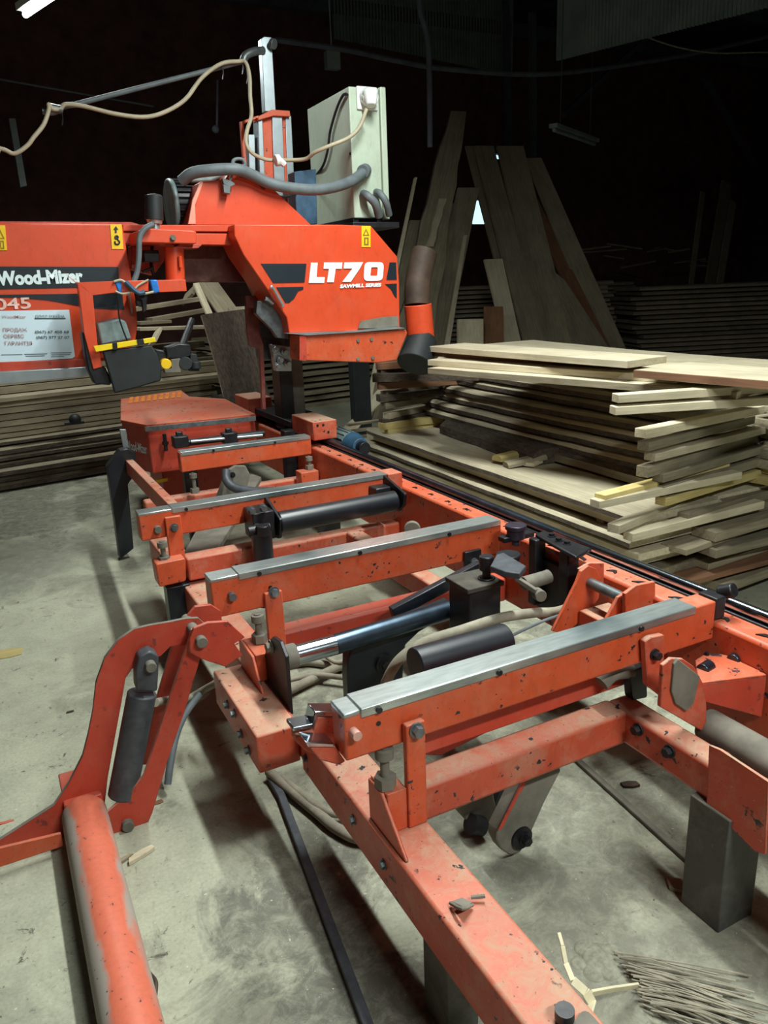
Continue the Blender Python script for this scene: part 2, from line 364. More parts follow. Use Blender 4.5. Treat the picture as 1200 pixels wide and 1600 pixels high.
# ---- bunks
def bunk(y, x0, x1, zt=.700, h=.118, d=.07, cap0=None, cap1=None, stub=True, brk=(), bolt_px=None, holes=()):
    o = MB().box(x0, x1, y, y+d, zt-h, zt).build('bunk', M['orange'], bed, .005)
    c0 = x0+.04 if cap0 is None else cap0; c1 = x1-.08 if cap1 is None else cap1
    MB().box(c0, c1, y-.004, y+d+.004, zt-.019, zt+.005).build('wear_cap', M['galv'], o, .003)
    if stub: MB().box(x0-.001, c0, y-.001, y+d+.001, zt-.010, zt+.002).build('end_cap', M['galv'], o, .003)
    for x in holes:
        MB().cyl((x, y-.004, zt-.009), (x, y-.010, zt-.009), .0075, 14).build('screw', M['grease'], o)
    for x, z0, z1, w in brk:
        k = MB().box(x, x+w, y-.024, y-.0045, z0, z1).build('bracket', M['orange'], o, .003)
        MB().hexb((x+w*.5, y-.024, zt-.075), (0, -1, 0), .0135, .02).build('bracket_bolt', M['steel'], k)
    return o
bk = bunk(1.363, .572, 1.732, cap0=.612, cap1=1.648, h=.117, brk=((.712, .366, .640, .05),), holes=(.655, .98, 1.44))
MB().cyl((.592, 1.363, .655), (.592, 1.338, .655), .011, 16).build('end_pin', M['pinkdust0'], bk)
MB().cyl((.655, 1.3625, .654), (.655, 1.3615, .654), .006, 12).build('bolt_hole', M['grease'], bk)
k = plateY(1.337, .02, [(1008, 1003), (1018, 996), (1038, 992), (1038, 1092), (1012, 1072)]).build('bracket', M['orange_dusty'], bk, .003)
MB().hexb(P(1022, 1022, y=1.337), (0, -1, 0), .012, .02).build('bracket_bolt', M['grease'], k)
bk2 = bunk(2.32, .537, 1.680, cap0=.63, cap1=1.675, h=.135, d=.075, brk=((.708, .235, .622, .060),), holes=(.70, 1.07, 1.44))
MB().cyl((.60, 2.32, .635), (.60, 2.295, .635), .013, 16).build('end_pin', M['steel'], bk2)
MB().cyl((.735, 2.3195, .632), (.735, 2.318, .632), .007, 12).build('bolt_hole', M['grease'], bk2)
k = MB().box(1.50, 1.575, 2.30, 2.316, .50, .61).build('bracket', M['grease'], bk2, .003)
MB().hexb((1.54, 2.30, .565), (0, -1, 0), .012, .02).build('bracket_bolt', M['steel'], k)
bk3 = bunk(3.24, .480, 1.66, cap0=.62, cap1=1.66, h=.12, d=.075, brk=((.583, .42, .672, .066),), holes=(.68,))
MB().cyl((.55, 3.24, .625), (.55, 3.215, .625), .015, 16).build('end_pin', M['dustgrey'], bk3)
MB().box(1.66, 1.738, 3.22, 3.33, .60, .705).build('end_block', M['orange_dusty'], bk3, .004)
MB().box(1.665, 1.738, 3.215, 3.32, .53, .598).build('end_clamp', M['grease'], bk3, .004)
bk4 = bunk(4.40, .925, 1.738, cap0=.93, cap1=1.73, h=.115, d=.075, stub=False, holes=(1.12, 1.5))
# bunk 3 lug under its left end
MB().prism(round_poly(PY(3.15, (243, 882), (290, 872), (291, 908), (249, 918)), .012), (0, .09, 0)).build('support_lug', M['orange'], bed, .004)
# levelling bolts and risers
def level(x, y, z0, z1, par=bed):
    b = MB(); b.cyl((x, y, z0), (x, y, z1), .011, 14); b.cyl((x, y, z0+.002), (x, y, z0+.03), .026, 6); b.cyl((x, y, z1-.028), (x, y, z1-.004), .022, 16)
    return b.build('levelling_bolt', M['dustgrey'], par)
# riser under bunk 1: triangular gusset with block
r_ = MB(); r_.box(.660, .712, 1.345, 1.425, .365, .475); r_.prism([(.650, 1.36, .475), (.650, 1.245, .366), (.650, 1.425, .366), (.650, 1.425, .475)], (.01, 0, 0)); r_.build('riser', M['orange'], bed, .003)
level(.672, 1.375, .475, .582)
r2 = MB(); r2.prism([(.615, 2.20, .46), (.615, 2.16, .40), (.615, 2.12, .362), (.615, 2.34, .362), (.615, 2.34, .47)], (.01, 0, 0)); r2.box(.628, .70, 2.20, 2.34, .362, .46); r2.build('riser', M['orange'], bed, .003)
level(.672, 2.285, .462, .565)
level(.555, 3.20, .48, .58)
level(1.70, 4.36, .50, .585); MB().box(1.62, 1.738, 4.30, 4.40, .39, .50).build('riser', M['orange'], bed, .004)
level(.98, 4.37, .46, .58)
# dusty sloping channel between bunk 3 and the turner
b = MB(); a0 = P(285, 862, z=.5); b.prism([P(283, 870, z=.47), P(335, 865, z=.47), P(408, 745, z=.5), P(362, 728, z=.5)], (0, 0, -.03)); b.build('sloping_plate', M['dustgrey'], bed, .004)
# chrome stop pads at the left of bunk 1
def stop(pts, y, th, name='stop_pad'):
    o = plateY(y, th, pts).build(name, M['orange_dusty'], bed, .003); return o
s1 = stop([(463, 1150), (490, 1143), (497, 1121), (528, 1121), (528, 1190), (480, 1175), (463, 1160)], 1.46, .035)
s1.data.materials[0] = M['orange_dusty']
b = MB(); q = PY(1.458, (458, 1137), (488, 1131), (492, 1112), (530, 1112)); q2 = PY(1.458, (458, 1143), (491, 1137), (497, 1119), (530, 1119))
b.prism(q+q2[::-1], (0, .045, 0)); b.build('wear_strip', M['chrome'], s1, .002)
s2 = stop([(484, 1168), (524, 1166), (540, 1190), (530, 1196), (500, 1188)], 1.40, .04)
b = MB(); b.prism(PY(1.398, (478, 1160), (522, 1162), (522, 1168), (482, 1168)), (0, .05, 0)); b.build('wear_strip', M['chrome'], s2, .002)
bolts([(.64, 1.50, .31), (.64, 1.82, .30), (.64, 1.335, .30)], 'tube_bolt', 'steel', bed, r=.010, h=.010)
# bracket that carries the loader, on the frame at the left
lb = MB(); lb.prism(PY(2.14, (296, 998), (303, 982), (325, 973), (356, 971), (383, 996), (366, 1006), (379, 1024), (352, 1042), (315, 1030), (297, 1020)), (0, .014, 0)); lb.build('loader_bracket', M['red'], bed, .002)
lb = MB(); lb.prism(PY(2.30, (280, 978), (305, 948), (330, 945), (345, 955), (350, 990), (330, 1010), (290, 1005)), (0, .014, 0)); lb.build('loader_bracket', M['red'], bed, .002)
rivets([P(343, 994, y=2.139)], 'bracket_hole', 'dustgrey', lb, (0, -1, 0), .014, .001) if False else None
# ---- far end: red box with sloping lid
fb = MB()
zt = .775
top = [P(230, 668, z=zt), P(398, 651, z=zt), P(352, 627, z=zt), P(296, 623, z=zt), P(283, 613, z=zt), P(190, 627, z=zt), P(190, 660, z=zt)]
fb.prism(top, (0, 0, -.30)); far = fb.build('bed_end_box', M['red'], bed, .006)
lid = MB(); cc = sum(top, Vector())/len(top); lid.prism([p+(p-cc)*.012+Vector((0, 0, .018)) for p in top], (0, 0, -.02)); lid.build('lid', M['orange'], far, .003)
lip = MB(); lip.prism([P(226, 667, z=.797), P(399, 650, z=.797), P(399, 650, z=.797)-Vector((0, 0, .03)), P(226, 667, z=.797)-Vector((0, 0, .03))], (0, -.008, 0)); lip.build('lid_edge', M['steel'], far, .001)
m2 = MB(); m2.box(.95, 1.45, 5.15, 5.6, .12, .47); m2.build('lower_box', M['red'], far, .006)
a = P(196, 683, z=.60); 
pl = top[0]-top[-1]; pl.z = 0; pl.normalize(); nn = Vector((pl.y, -pl.x, 0)); nn = nn if nn.y < 0 else -nn
s0 = top[-1]+pl*.03; s0.z = .60
t_ = text('lettering', 'Wood-Mizer', s0, .065, M['lett'], far, xdir=(top[0]-top[-1]).normalized(), width=.27, bold=.02, out=.002)
p0 = top[5]; p1 = top[4]
wt = MB()
for k in range(9): # worn yellow hazard strip on the lid
    q0 = P(200+k*9.5, 630-k*1.1, z=zt+.02); q1 = P(207+k*9.5, 629.5-k*1.1, z=zt+.02); q2 = P(208+k*9.5, 620-k*1.1, z=zt+.02); q3 = P(203+k*9.5, 621-k*1.1, z=zt+.02)
    wt.prism([q0, q1, q2, q3], (0, 0, .0012))
wt.build('hazard_strip', plain('worn orange yellow strip', srgb(226, 128, 38), .6), far)
# yellow latch at the foot of the box, steel flap on its left
MB().prism(PY(5.1, (244, 750), (262, 747), (262, 752), (246, 755)), (0, .02, 0)).build('yellow_clip', M['yelsign'], far)
MB().prism(PY(5.0, (187, 671), (197, 671), (202, 704), (194, 704)), (0, .02, 0)).build('steel_flap', M['alum'], far, .002)
# twin black rods with clamps in front of the box
rd = thing('positioning_rod', (1.3, 4.7, .66), 'black double rod with clamp collars in front of the far red box', 'rod')
b = MB(); b.tube([P(275, 694, y=4.7), P(412, 677, y=4.7)], .022, 14); b.build('lower_rod', M['grease'], rd)
b = MB(); b.tube([P(298, 690, y=4.66), P(410, 680, y=4.66)], .010, 12); b.build('polished_rod', M['alum'], rd)
for px, py in ((282, 690), (359, 684)):
    b = MB(); p = P(px, py, y=4.68); b.box(p.x-.045, p.x+.045, p.y-.03, p.y+.05, p.z-.035, p.z+.035); b.box(p.x-.02, p.x+.02, p.y, p.y+.03, p.z+.03, p.z+.06); b.build('clamp_collar', M['grease'], rd, .006)
b = MB(); p = P(258, 690, y=4.9); b.cyl(p, p+Vector((0, 0, -.02)), .02, 6); b.cyl(p+Vector((0, 0, .05)), p+Vector((0, 0, -.06)), .012, 12); b.build('threaded_stop', M['grease'], rd)
MB().box(1.66, 1.735, 4.66, 4.74, .33, .70).build('rod_bracket', M['grease'], rd, .004)
MB().box(.98, 1.06, 4.60, 4.66, .14, .585).build('rod_post', M['grease'], rd, .004)
MB().box(.98, 1.06, 4.60, 4.66, .0, .15).build('rod_post', M['grease'], rd, .004)
MB().cyl((1.06, 4.63, .27), (1.45, 4.63, .30), .04, 16).build('cross_cylinder', M['dustgrey'], rd)
# blue rail guard and rail blocks belong to the saw carriage (see head)
# half-round plate and bracket at right of bunk 1
q = PY(1.23, (1032, 1105), (1036, 1040), (1050, 1029), (1068, 1030), (1085, 1042), (1098, 1066), (1104, 1100), (1104, 1133), (1096, 1142))
hp = MB().prism(q, (0, .012, 0)).build('half_round_plate', M['orange_dusty'], bed, .002)
b = MB(); b.prism(PY(1.222, (1054, 1038), (1060, 1030), (1094, 1057), (1084, 1100), (1073, 1112), (1056, 1100), (1050, 1080)), (0, .010, 0)); b.build('dusty_flat', M['dustgrey'], hp, .002)
# ================================================================ bed attachments
# black roller between bunks 2 and 3
rl = thing('toe_board_roller', (1.3, 3.1, .5), 'black roller on two swing arms in front of the third bunk', 'roller')
MB().cyl((1.045, 3.1, .600), (1.63, 3.1, .605), .049, 28).build('roller', M['black'], rl, .004)
for x, pts in ((1.035, [(436, 842), (420, 838), (399, 792), (405, 776), (414, 777), (437, 812)]), (1.64, [(622, 800), (630, 790), (632, 772), (598, 742), (588, 748), (592, 756)])):
    p = [P(a, b_, x=x) for a, b_ in pts]; MB().prism(round_poly(p, .012), (.014, 0, 0)).build('swing_arm', M['grease'], rl, .002)
MB().box(.93, 1.03, 3.10, 3.235, .53, .66).build('pivot_block', M['grease'], rl, .006)
bolts([P(px, py, y=3.10) for px, py in ((392, 797), (410, 793), (402, 824), (412, 828))], 'bolt', 'steel', rl, (0, -1, 0), .014, .03)
MB().box(1.56, 1.66, 3.16, 3.24, .60, .66).build('pivot_block', M['grease'], rl, .006)
p = P(408, 830, y=3.05); MB().cyl((p.x, 3.05, .25), (p.x, 3.05, p.z), .045, 22).build('lift_cylinder', M['black'], rl, .003)
b = MB(); b.cyl((p.x, 3.02, p.z-.01), (p.x, 3.02, p.z+.035), .030, 16); b.cyl((p.x-.06, 3.05, p.z+.01), (p.x+.04, 3.05, p.z+.01), .022, 14); b.build('cylinder_clevis', M['grease'], rl, .003)
M['brownsteel'] = plain('dusty dark steel', srgb(70, 66, 58), .8, .1, .4, 18, .5)
# chrome roller beside bunk 2
cr = thing('log_turner', (1.05, 2.08, .4), 'log turner unit with chrome bar and black arm between the two nearest bunks', 'log turner')
MB().cyl((.725, 2.09, .484), (.86, 2.09, .485), .0335, 28).build('polished_bar', M['chrome'], cr)
MB().cyl((.86, 2.09, .485), (1.40, 2.12, .492), .0335, 28).build('dark_bar', M['dchrome'], cr)
MB().cyl((.672, 2.09, .484), (.727, 2.09, .484), .040, 20).build('collar', M['dustgrey'], cr, .003)
ep = MB().prism([P(a, b_, x=.66) for a, b_ in ((414, 1020), (418, 1003), (426, 995), (437, 1003), (446, 1027), (453, 1117), (447, 1115), (424, 1084), (411, 1062))], (.012, 0, 0)).build('end_plate', M['grease'], cr, .002)
MB().hexb(P(424, 1010, x=.66), (-1, 0, 0), .016, .018).build('bolt', M['dustgrey'], ep)
b = plateY(2.145, .05, [(546, 1110), (543, 1060), (544, 1030), (551, 1008), (568, 990), (600, 978), (640, 965), (705, 940), (712, 952), (690, 968), (655, 988), (634, 1008), (630, 1060), (605, 1110)]); am = b.build('black_arm', M['black'], cr, .006)
b = MB(); p = P(600, 1036, y=2.145); b.cyl(p, p+Vector((0, -.012, 0)), .035, 22); b.hexb(p+Vector((0, -.012, 0)), (0, -1, 0), .018, .014); b.build('hub_bolt', M['grease'], am)
b = MB(); b.bar(P(612, 958, y=2.23), P(748, 886, y=2.23), .03, .045); b.build('sloping_bar', M['black'], cr, .003)
MB().tube([P(648, 1040, y=1.72), P(790, 1000, y=1.72)], .052, 24).build('black_cylinder', M['black'], cr, .004)
b = MB(); b.box(1.275, 1.40, 1.93, 2.06, .20, .635); tw = b.build('valve_block', M['grease'], cr, .008)
b = MB(); b.box(1.262, 1.405, 1.92, 2.06, .628, .645); b.build('top_plate', M['brownsteel'], tw, .003)
b = MB(); p = P(760, 900, y=1.97); b.cyl((p.x, 1.97, .675), (p.x, 1.97, .725), .024, 20); b.cyl((p.x, 1.97, .64), (p.x, 1.97, .68), .014, 14); b.cyl((p.x, 1.97, .64), (p.x, 1.97, .65), .03, 20); b.build('cap_knob', M['grease'], tw, .004)
b = MB(); p = P(790, 905, y=2.0); b.cyl((p.x, 1.985, .64), (p.x, 1.985, .70), .034, 22, .038); b.cyl((p.x, 1.985, .70), (p.x, 1.985, .708), .042, 22); b.build('round_hub', M['grease'], tw, .003)
b = MB(); b.prism([P(a, b_, z=.725) for a, b_ in ((766, 884), (776, 866), (787, 863), (822, 884), (812, 896), (790, 893))], (0, 0, -.02)); b.build('dusty_cover', M['pipegrey'], tw, .003)
b = MB(); b.bar(P(806, 903, y=1.95), P(838, 924, y=1.88), .016, .016); b.cyl(P(838, 926, y=1.9), P(846, 932, y=1.86), .02, 14); b.tube([P(818, 912, y=2.0), P(850, 903, y=2.0), P(858, 900, y=2.0)], .025, 14); b.build('drive_handle', M['dustgrey'], tw, .002)
# black bracket bolted over the main beam
b = MB(); b.prism([P(a, b_, z=.69) for a, b_ in ((836, 834), (850, 828), (925, 856), (900, 870))], (0, 0, -.015))
b.box(1.68, 1.73, 2.11, 2.15, .42, .678); b.box(1.68, 1.73, 1.93, 1.98, .40, .678); b.box(1.715, 1.738, 1.93, 2.15, .40, .60)
br = b.build('post_bracket', M['grease'], bed, .005)
bolts([P(px, py, z=.69) for px, py in ((862, 838), (873, 845), (886, 850))], 'bolt', 'grease', br, (0, 0, 1), .012, .012)
# guide spool
b = MB(); p = P(806, 830, y=2.2); b.cyl((p.x, 2.2, p.z-.028), (p.x, 2.2, p.z+.010), .034, 24); b.cyl((p.x, 2.2, p.z+.008), (p.x, 2.2, p.z+.026), .040, 24); b.cyl((p.x, 2.2, p.z-.055), (p.x, 2.2, p.z-.025), .016, 12)
sp = b.build('guide_spool', plain('violet grey steel', srgb(66, 60, 74), .4, .5), bed, .003)
b = MB(); b.box(1.60, 1.74, 2.19, 2.23, p.z-.035, p.z-.015); b.build('spool_arm', M['grease'], bed, .003)
# clevis pair with pin
sd = thing('side_support', (1.65, 1.9, .5), 'orange side support with two cheek plates and a pin behind the nearest bunk', 'side support')
q = PY(1.80, (864, 987), (902, 910), (908, 893), (920, 884), (932, 889), (940, 905), (936, 935), (914, 966), (883, 990)); MB().prism(q, (0, .014, 0)).build('cheek_plate', M['orange'], sd, .002)
q = PY(1.815, (905, 890), (922, 880), (944, 880), (944, 912), (930, 915)); MB().prism(q, (0, .014, 0)).build('back_plate', M['orange_dusty'], sd, .002)
q = PY(1.64, (938, 985), (952, 960), (966, 934), (978, 926), (990, 932), (985, 975), (960, 990)); MB().prism(q, (0, .012, 0)).build('cheek_plate', M['orange'], sd, .002)
q = PY(1.60, (977, 960), (977, 928), (995, 915), (1024, 909), (1024, 948), (1000, 975)); MB().prism(q, (0, .014, 0)).build('end_plate', M['orange'], sd, .002)
a = P(928, 914, y=1.82); c = P(971, 933, y=1.62); c.x = a.x = (a.x+c.x)/2; c.z = a.z = (a.z+c.z)/2
MB().cyl(a, c, .018, 18).build('pin', M['steel'], sd)
MB().box(a.x-.05, 1.738, 1.66, 1.79, .38, .54).build('mount_block', M['orange_dusty'], sd, .004)
# orange sheet housing with two rollers
ZH = .55; TH = [P(a_, b_, z=ZH) for a_, b_ in ((1091, 1067), (1198, 1054), (1206, 1040), (1190, 1006), (1158, 1016), (1122, 1021), (1102, 1021), (1086, 1031))]
for q in TH: q.x = min(q.x, 1.739)
hs = MB().prism(TH, (0, 0, -.006)).build('roller_housing', M['orange'], bed, .002)
a, c = TH[0], TH[1]; MB().prism([a-Vector((0, 0, .006)), c-Vector((0, 0, .006)), c-Vector((0, 0, .13)), a-Vector((0, 0, .05))], (0, .006, 0)).build('front_sheet', M['red'], hs, .001)
MB().prism([TH[3]-Vector((0, .01, .007)), TH[2]-Vector((0, 0, .007)), TH[2]-Vector((0, 0, .14)), TH[3]-Vector((0, .01, .14))], (-.006, 0, 0)).build('side_sheet', M['red'], hs, .001)
for px, py in ((1103, 1046), (1150, 1031)):
    p = P(px, py, z=ZH-.006); d = Vector((.020, .004, 0)); MB().cyl(p-d+Vector((0, 0, .004)), p+d+Vector((0, 0, .004)), .018, 22).build('small_roller', M['dchrome'], hs, .002)
bolts([P(1104, 1023, z=ZH), P(1170, 1012, z=ZH)], 'bolt', 'grease', hs, (0, 0, 1), .006, .008)
MB().cyl((1.60, 1.255, .405), (1.60, .35, .405), .047, 28).build('hydraulic_cylinder', M['dustgrey'], bed, .004)
MB().cyl((1.535, 1.13, .375), (1.58, 1.16, .40), .011, 14).build('port_stub', M['dustgrey'], bed, .001)
b = MB().box(1.505, 1.56, .3, 1.28, .30, .34); b.build('lower_strip', M['dustgrey'], bed, .003)
# hanging lever
q = PY(1.46, (821, 1209), (800, 1252), (778, 1297), (776, 1313), (783, 1328), (797, 1337), (812, 1333), (824, 1318), (832, 1297), (852, 1252), (877, 1204), (868, 1180), (835, 1180))
lv = MB().prism(q, (0, .045, 0)).build('swing_lever', M['dustgrey'], bed, .005)
b = MB(); p = P(814, 1308, y=1.46); b.cyl(p, p+Vector((0, -.008, 0)), .034, 20); b.hexb(p+Vector((.005, -.008, 0)), (0, -1, 0), .014, .022); b.build('lever_bolt', M['grease'], lv)
q = PY(1.45, (821, 1209), (800, 1252), (778, 1297), (784, 1292), (806, 1248), (834, 1200), (838, 1190), (830, 1190)); MB().prism(q, (0, -.004, 0)).build('painted_edge', M['red'], lv)
b = plateY(1.62, .05, [(690, 1255), (745, 1235), (770, 1232), (776, 1262), (765, 1285), (745, 1292), (728, 1282), (712, 1262)]); b.build('lower_bracket', M['dustgrey'], bed, .006)
b = plateY(1.66, .03, [(782, 1228), (802, 1225), (806, 1245), (786, 1292), (770, 1294), (752, 1280), (770, 1262)]); b.build('lower_bracket', M['grease'], bed, .004)
b = MB(); b.tube([P(735, 1287, y=1.6), P(752, 1291, y=1.6)], .03, 16); b.build('pivot_pin', M['grease'], bed)
q = PY(1.62, (636, 1180), (760, 1110), (800, 1095), (812, 1105), (760, 1145), (690, 1180)); MB().prism(q, (0, .012, 0)).build('link_plate', M['red'], bed, .002)
q = PY(1.50, (690, 1195), (700, 1165), (960, 1060), (1000, 1050), (1000, 1085), (760, 1175)); 
MB().box(.80, 1.66, 1.455, 1.475, .46, .56).build('rear_flange', M['red'], bed, .004)
b = MB(); b.tube([P(940, 1068, y=1.43), P(958, 1052, y=1.43), P(985, 1048, y=1.43)], .022, 14); b.build('dusty_fitting', M['dustgrey'], bed)
MB().prism(round_poly(PY(1.41, (984, 1050), (1010, 1040), (1012, 1090), (988, 1095)), .01), (0, .03, 0)).build('dark_pad', M['grease'], bed, .003)
b = MB(); b.box(1.735, 1.775, 1.365, 1.43, .64, .705); b.cyl((1.79, 1.40, .70), (1.80, 1.36, .72), .022, 14); b.build('rail_stop', M['grease'], bed, .004)
# feed motor behind the main beam
fm = thing('electric_motor', (2.06, 4.5, .50), 'small finned blue grey electric motor behind the orange main beam', 'motor')
b = MB(); b.cyl((2.05, 4.74, .60), (2.05, 4.46, .60), .072, 26)
for k in range(14):
    t = math.pi*2*k/14; b.box(2.05+.074*math.cos(t)-.003, 2.05+.074*math.cos(t)+.003, 4.48, 4.72, .60+.074*math.sin(t)-.006, .60+.074*math.sin(t)+.006)
b.build('finned_body', M['motor'], fm, .002)
MB().cyl((2.05, 4.46, .60), (2.05, 4.34, .60), .080, 26, .055).build('end_bell', M['blueenamel'], fm, .005)
MB().cyl((2.05, 4.74, .60), (2.05, 4.80, .60), .078, 26, .07).build('fan_cover', M['motor'], fm, .008)
MB().cyl((2.05, 4.34, .60), (2.05, 4.28, .60), .04, 18).build('gear_neck', M['grease'], fm, .003)
MB().box(1.84, 2.12, 4.42, 4.62, .49, .53).build('mount_plate', M['grease'], fm, .003)
# log turner arm behind bunk 3
ta = thing('turner_arm', (1.28, 4.0, .42), 'grey curved turner arm rising between the second farthest and farthest bunks', 'arm')
q = PY(4.02, (330, 800), (345, 762), (352, 738), (368, 728), (384, 728), (391, 742), (386, 762), (376, 775), (372, 800)); MB().prism(q, (0, .03, 0)).build('curved_plate', M['dustgrey'], ta, .004)
b = MB(); b.tube([P(353, 735, y=3.95), P(354, 750, y=3.92), P(366, 762, y=3.88), P(396, 768, y=3.82), P(432, 768, y=3.75)], .024, 12); b.build('curved_bar', M['pipegrey'], ta)
b = MB(); p = P(363, 742, y=4.0); b.hexb(p, (0, -1, 0), .012, .02); b.build('bolt', M['grease'], ta)
p = P(644, 828, y=2.72); MB().cyl(p, p+Vector((.012, .02, 0)), .035, 24).build('chain_sprocket', M['dustgrey'], bed, .003); MB().bar(p+Vector((0, .01, -.02)), (1.74, 2.74, .44), .04, .03).build('sprocket_arm', M['grease'], bed, .002)
# hoses
def hose(pts, r, name='hydraulic_hose', mat='hose', label='', group=None, cat='hose', seg=12):
    o = MB().tube(pts, r, seg).build(name, M[mat]); return tag(o, label, cat, group)
hose([P(598, 1095, y=1.95), P(604, 1065, y=1.93), P(625, 1030, y=1.9), P(665, 1003, y=1.88), P(720, 985, y=1.86), P(780, 966, y=1.86), P(830, 958, y=1.88), P(872, 955, y=1.9), P(905, 940, y=1.93)], .0165, label='thick grey hydraulic hose arching over the black cylinder behind the nearest bunk')
hose([P(715, 1040, y=1.75), P(760, 1016, y=1.75), P(800, 993, y=1.76), P(845, 972, y=1.8), P(872, 962, y=1.83)], .005, 'thin_cable', 'conduit', 'thin grey cable below the thick hose', cat='cable', seg=8)
for k, (pts, lab) in enumerate((([(448, 1040), (480, 1035), (520, 1040), (560, 1050)], 'dusty hose, uppermost of those on the floor under the second bunk'),
        ([(450, 1080), (480, 1065), (520, 1046), (545, 1035), (600, 1010)], 'thickest dusty hose on the floor under the second bunk'),
        ([(452, 1062), (490, 1055), (530, 1058), (580, 1065)], 'dusty hose lowest and straightest under the second bunk'),
        ([(470, 1030), (500, 1022), (525, 1035), (550, 1028)], 'thin dusty hose curling on the floor under the second bunk'))):
    hose([P(a_, b_, z=.018+.012*k) for a_, b_ in pts], (.016, .019, .012, .009)[k], label=lab)
hose([P(420, 1205, z=.03), P(450, 1232, z=.022), P(490, 1265, z=.02), P(530, 1297, z=.02), P(575, 1310, z=.02), (.95, 1.75, .02), (1.2, 1.9, .03)], .017, label='dusty hose on the floor passing under the left frame tube')
hose([P(440, 1215, z=.03), P(470, 1240, z=.03), P(500, 1262, z=.03), P(540, 1270, z=.025), (.95, 1.95, .02)], .012, label='thinner hose on the floor beside the thicker one under the left frame tube')
hose([P(243, 1098, y=2.2), P(262, 1094, y=2.3), P(292, 1092, y=2.5), P(318, 1078, y=2.5), P(345, 1062, y=2.45), (.70, 2.5, .30)], .013, label='pale hose running from the grey cylinder of the log loader to the frame')
hose([P(312, 1085, y=2.5), P(290, 1115, y=2.4), P(275, 1150, y=2.35), P(266, 1195, y=2.3), P(262, 1225, y=2.28)], .012, label='dark thin hose hanging down behind the log loader link', mat='conduit')
# floor channel
b = MB(); b.bar(P(440, 1245, z=.012), P(585, 1630, z=.012), .024, .022); b.bar(P(421, 1213, z=.012), P(440, 1245, z=.012), .024, .022)
tag(b.build('floor_strip', M['pipegrey'], None, .002), 'long narrow steel strip lying on the floor left of the frame tube', 'strip')
def pipe_mat():
    t = NT('worn orange pipe enamel'); v = t.coord(scale=(1, .35, 1)); n = t.noise(v, 9, 6, .65, .5); n4 = t.noise(t.coord(), 60, 4, .6); g = t.new('ShaderNodeNewGeometry'); sx = t.new('ShaderNodeSeparateXYZ'); t.link(g.outputs['Normal'], sx.inputs[0])
    c = t.mix(t.mask(n4, .4, .7, 0, .3), srgb(214, 92, 58), srgb(150, 52, 36))
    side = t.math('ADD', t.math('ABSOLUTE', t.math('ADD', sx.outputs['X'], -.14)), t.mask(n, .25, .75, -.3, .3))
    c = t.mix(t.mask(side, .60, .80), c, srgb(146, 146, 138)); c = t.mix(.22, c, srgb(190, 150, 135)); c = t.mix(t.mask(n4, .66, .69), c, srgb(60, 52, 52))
    return t.out(c, t.mask(side, .60, .80, .42, .85), 0, n4, .15, .001)
M['pinkdust'] = plain('pink dusty edge', srgb(206, 140, 122), .8, 0, .2, 20, .1)
# ================================================================ log loader
ld = thing('log_loader', (.25, 2.2, 0), 'orange log loader with curved arm, grey cylinder and long pipe on the floor at left', 'log loader')
outer = [(310, 966), (290, 967), (266, 972), (236, 977), (210, 983), (185, 1000), (164, 1028), (150, 1067), (145, 1112), (138, 1147), (129, 1182), (108, 1224), (84, 1259), (45, 1284), (-40, 1338),
         (-42, 1364), (0, 1350), (98, 1310), (160, 1290), (168, 1217), (180, 1150), (189, 1102), (196, 1060), (206, 1045), (252, 1024), (266, 1010), (300, 1006), (318, 995), (320, 975)]
MB().prism(PY(2.245, *outer), (0, .014, 0), 0, 1).build('curved_arm', [M['red'], M['dustgrey']], ld)
br_ = [(294, 1004), (300, 985), (312, 980), (324, 990), (324, 1004), (313, 1028), (287, 1116), (261, 1191), (238, 1270), (232, 1284), (171, 1307), (160, 1277), (196, 1245), (224, 1214), (241, 1165), (273, 1067)]
MB().prism(PY(2.175, *br_), (0, .012, 0), 0, 1).build('front_link', [M['red'], M['pinkdust']], ld)
MB().prism(PY(2.40, (270, 1005), (296, 1003), (265, 1100), (240, 1195), (222, 1195), (245, 1090)), (0, .012, 0)).build('rear_link', M['red'], ld, .001)
MB().prism(PY(2.15, (-45, 1340), (0, 1326), (95, 1303), (100, 1322), (0, 1355), (-45, 1368)), (0, .012, 0)).build('front_shoe', M['orange'], ld, .001)
MB().prism(PY(2.40, (-45, 1300), (0, 1288), (55, 1275), (50, 1285), (0, 1312), (-45, 1330)), (0, .012, 0)).build('rear_shoe', M['red'], ld, .001)
MB().cyl(P(222, 1082, y=2.215), P(191, 1243, y=2.215), .044, 28).build('cylinder_barrel', M['pipegrey'], ld, .005)
q = round_poly(PY(2.19, (213, 1080), (212, 1048), (218, 1026), (234, 1017), (248, 1024), (248, 1048), (246, 1081)), .01)
cl = MB().prism(q, (0, .05, 0)).build('rod_clevis', M['pipegrey'], ld, .005)
p = P(234, 1038, y=2.19); MB().cyl(p, p+Vector((0, -.028, 0)), .016, 18).build('clevis_pin', M['dustgrey'], cl, .002)
p = P(313, 1000, y=2.14); MB().cyl(p+Vector((0, .18, 0)), p+Vector((0, -.025, 0)), .017, 18).build('pivot_pin', M['dustgrey'], ld, .002)
p = P(199, 1287, y=2.175); MB().cyl(p+Vector((0, .08, 0)), p+Vector((0, -.02, 0)), .018, 18).build('lower_pin', M['dustgrey'], ld, .002)
b = MB(); b.cyl((.052, 2.22, .0665), (.052, .35, .0665), .0655, 36); b.sphere((.052, 2.22, .0665), .0655, (1, .6, 1), 24, 14)
pm = pipe_mat(); b.build('loader_pipe', pm, ld)
b = MB(); b.box(.0, .11, 2.22, 2.40, .02, .12); b.build('pipe_socket', M['red'], ld, .004)
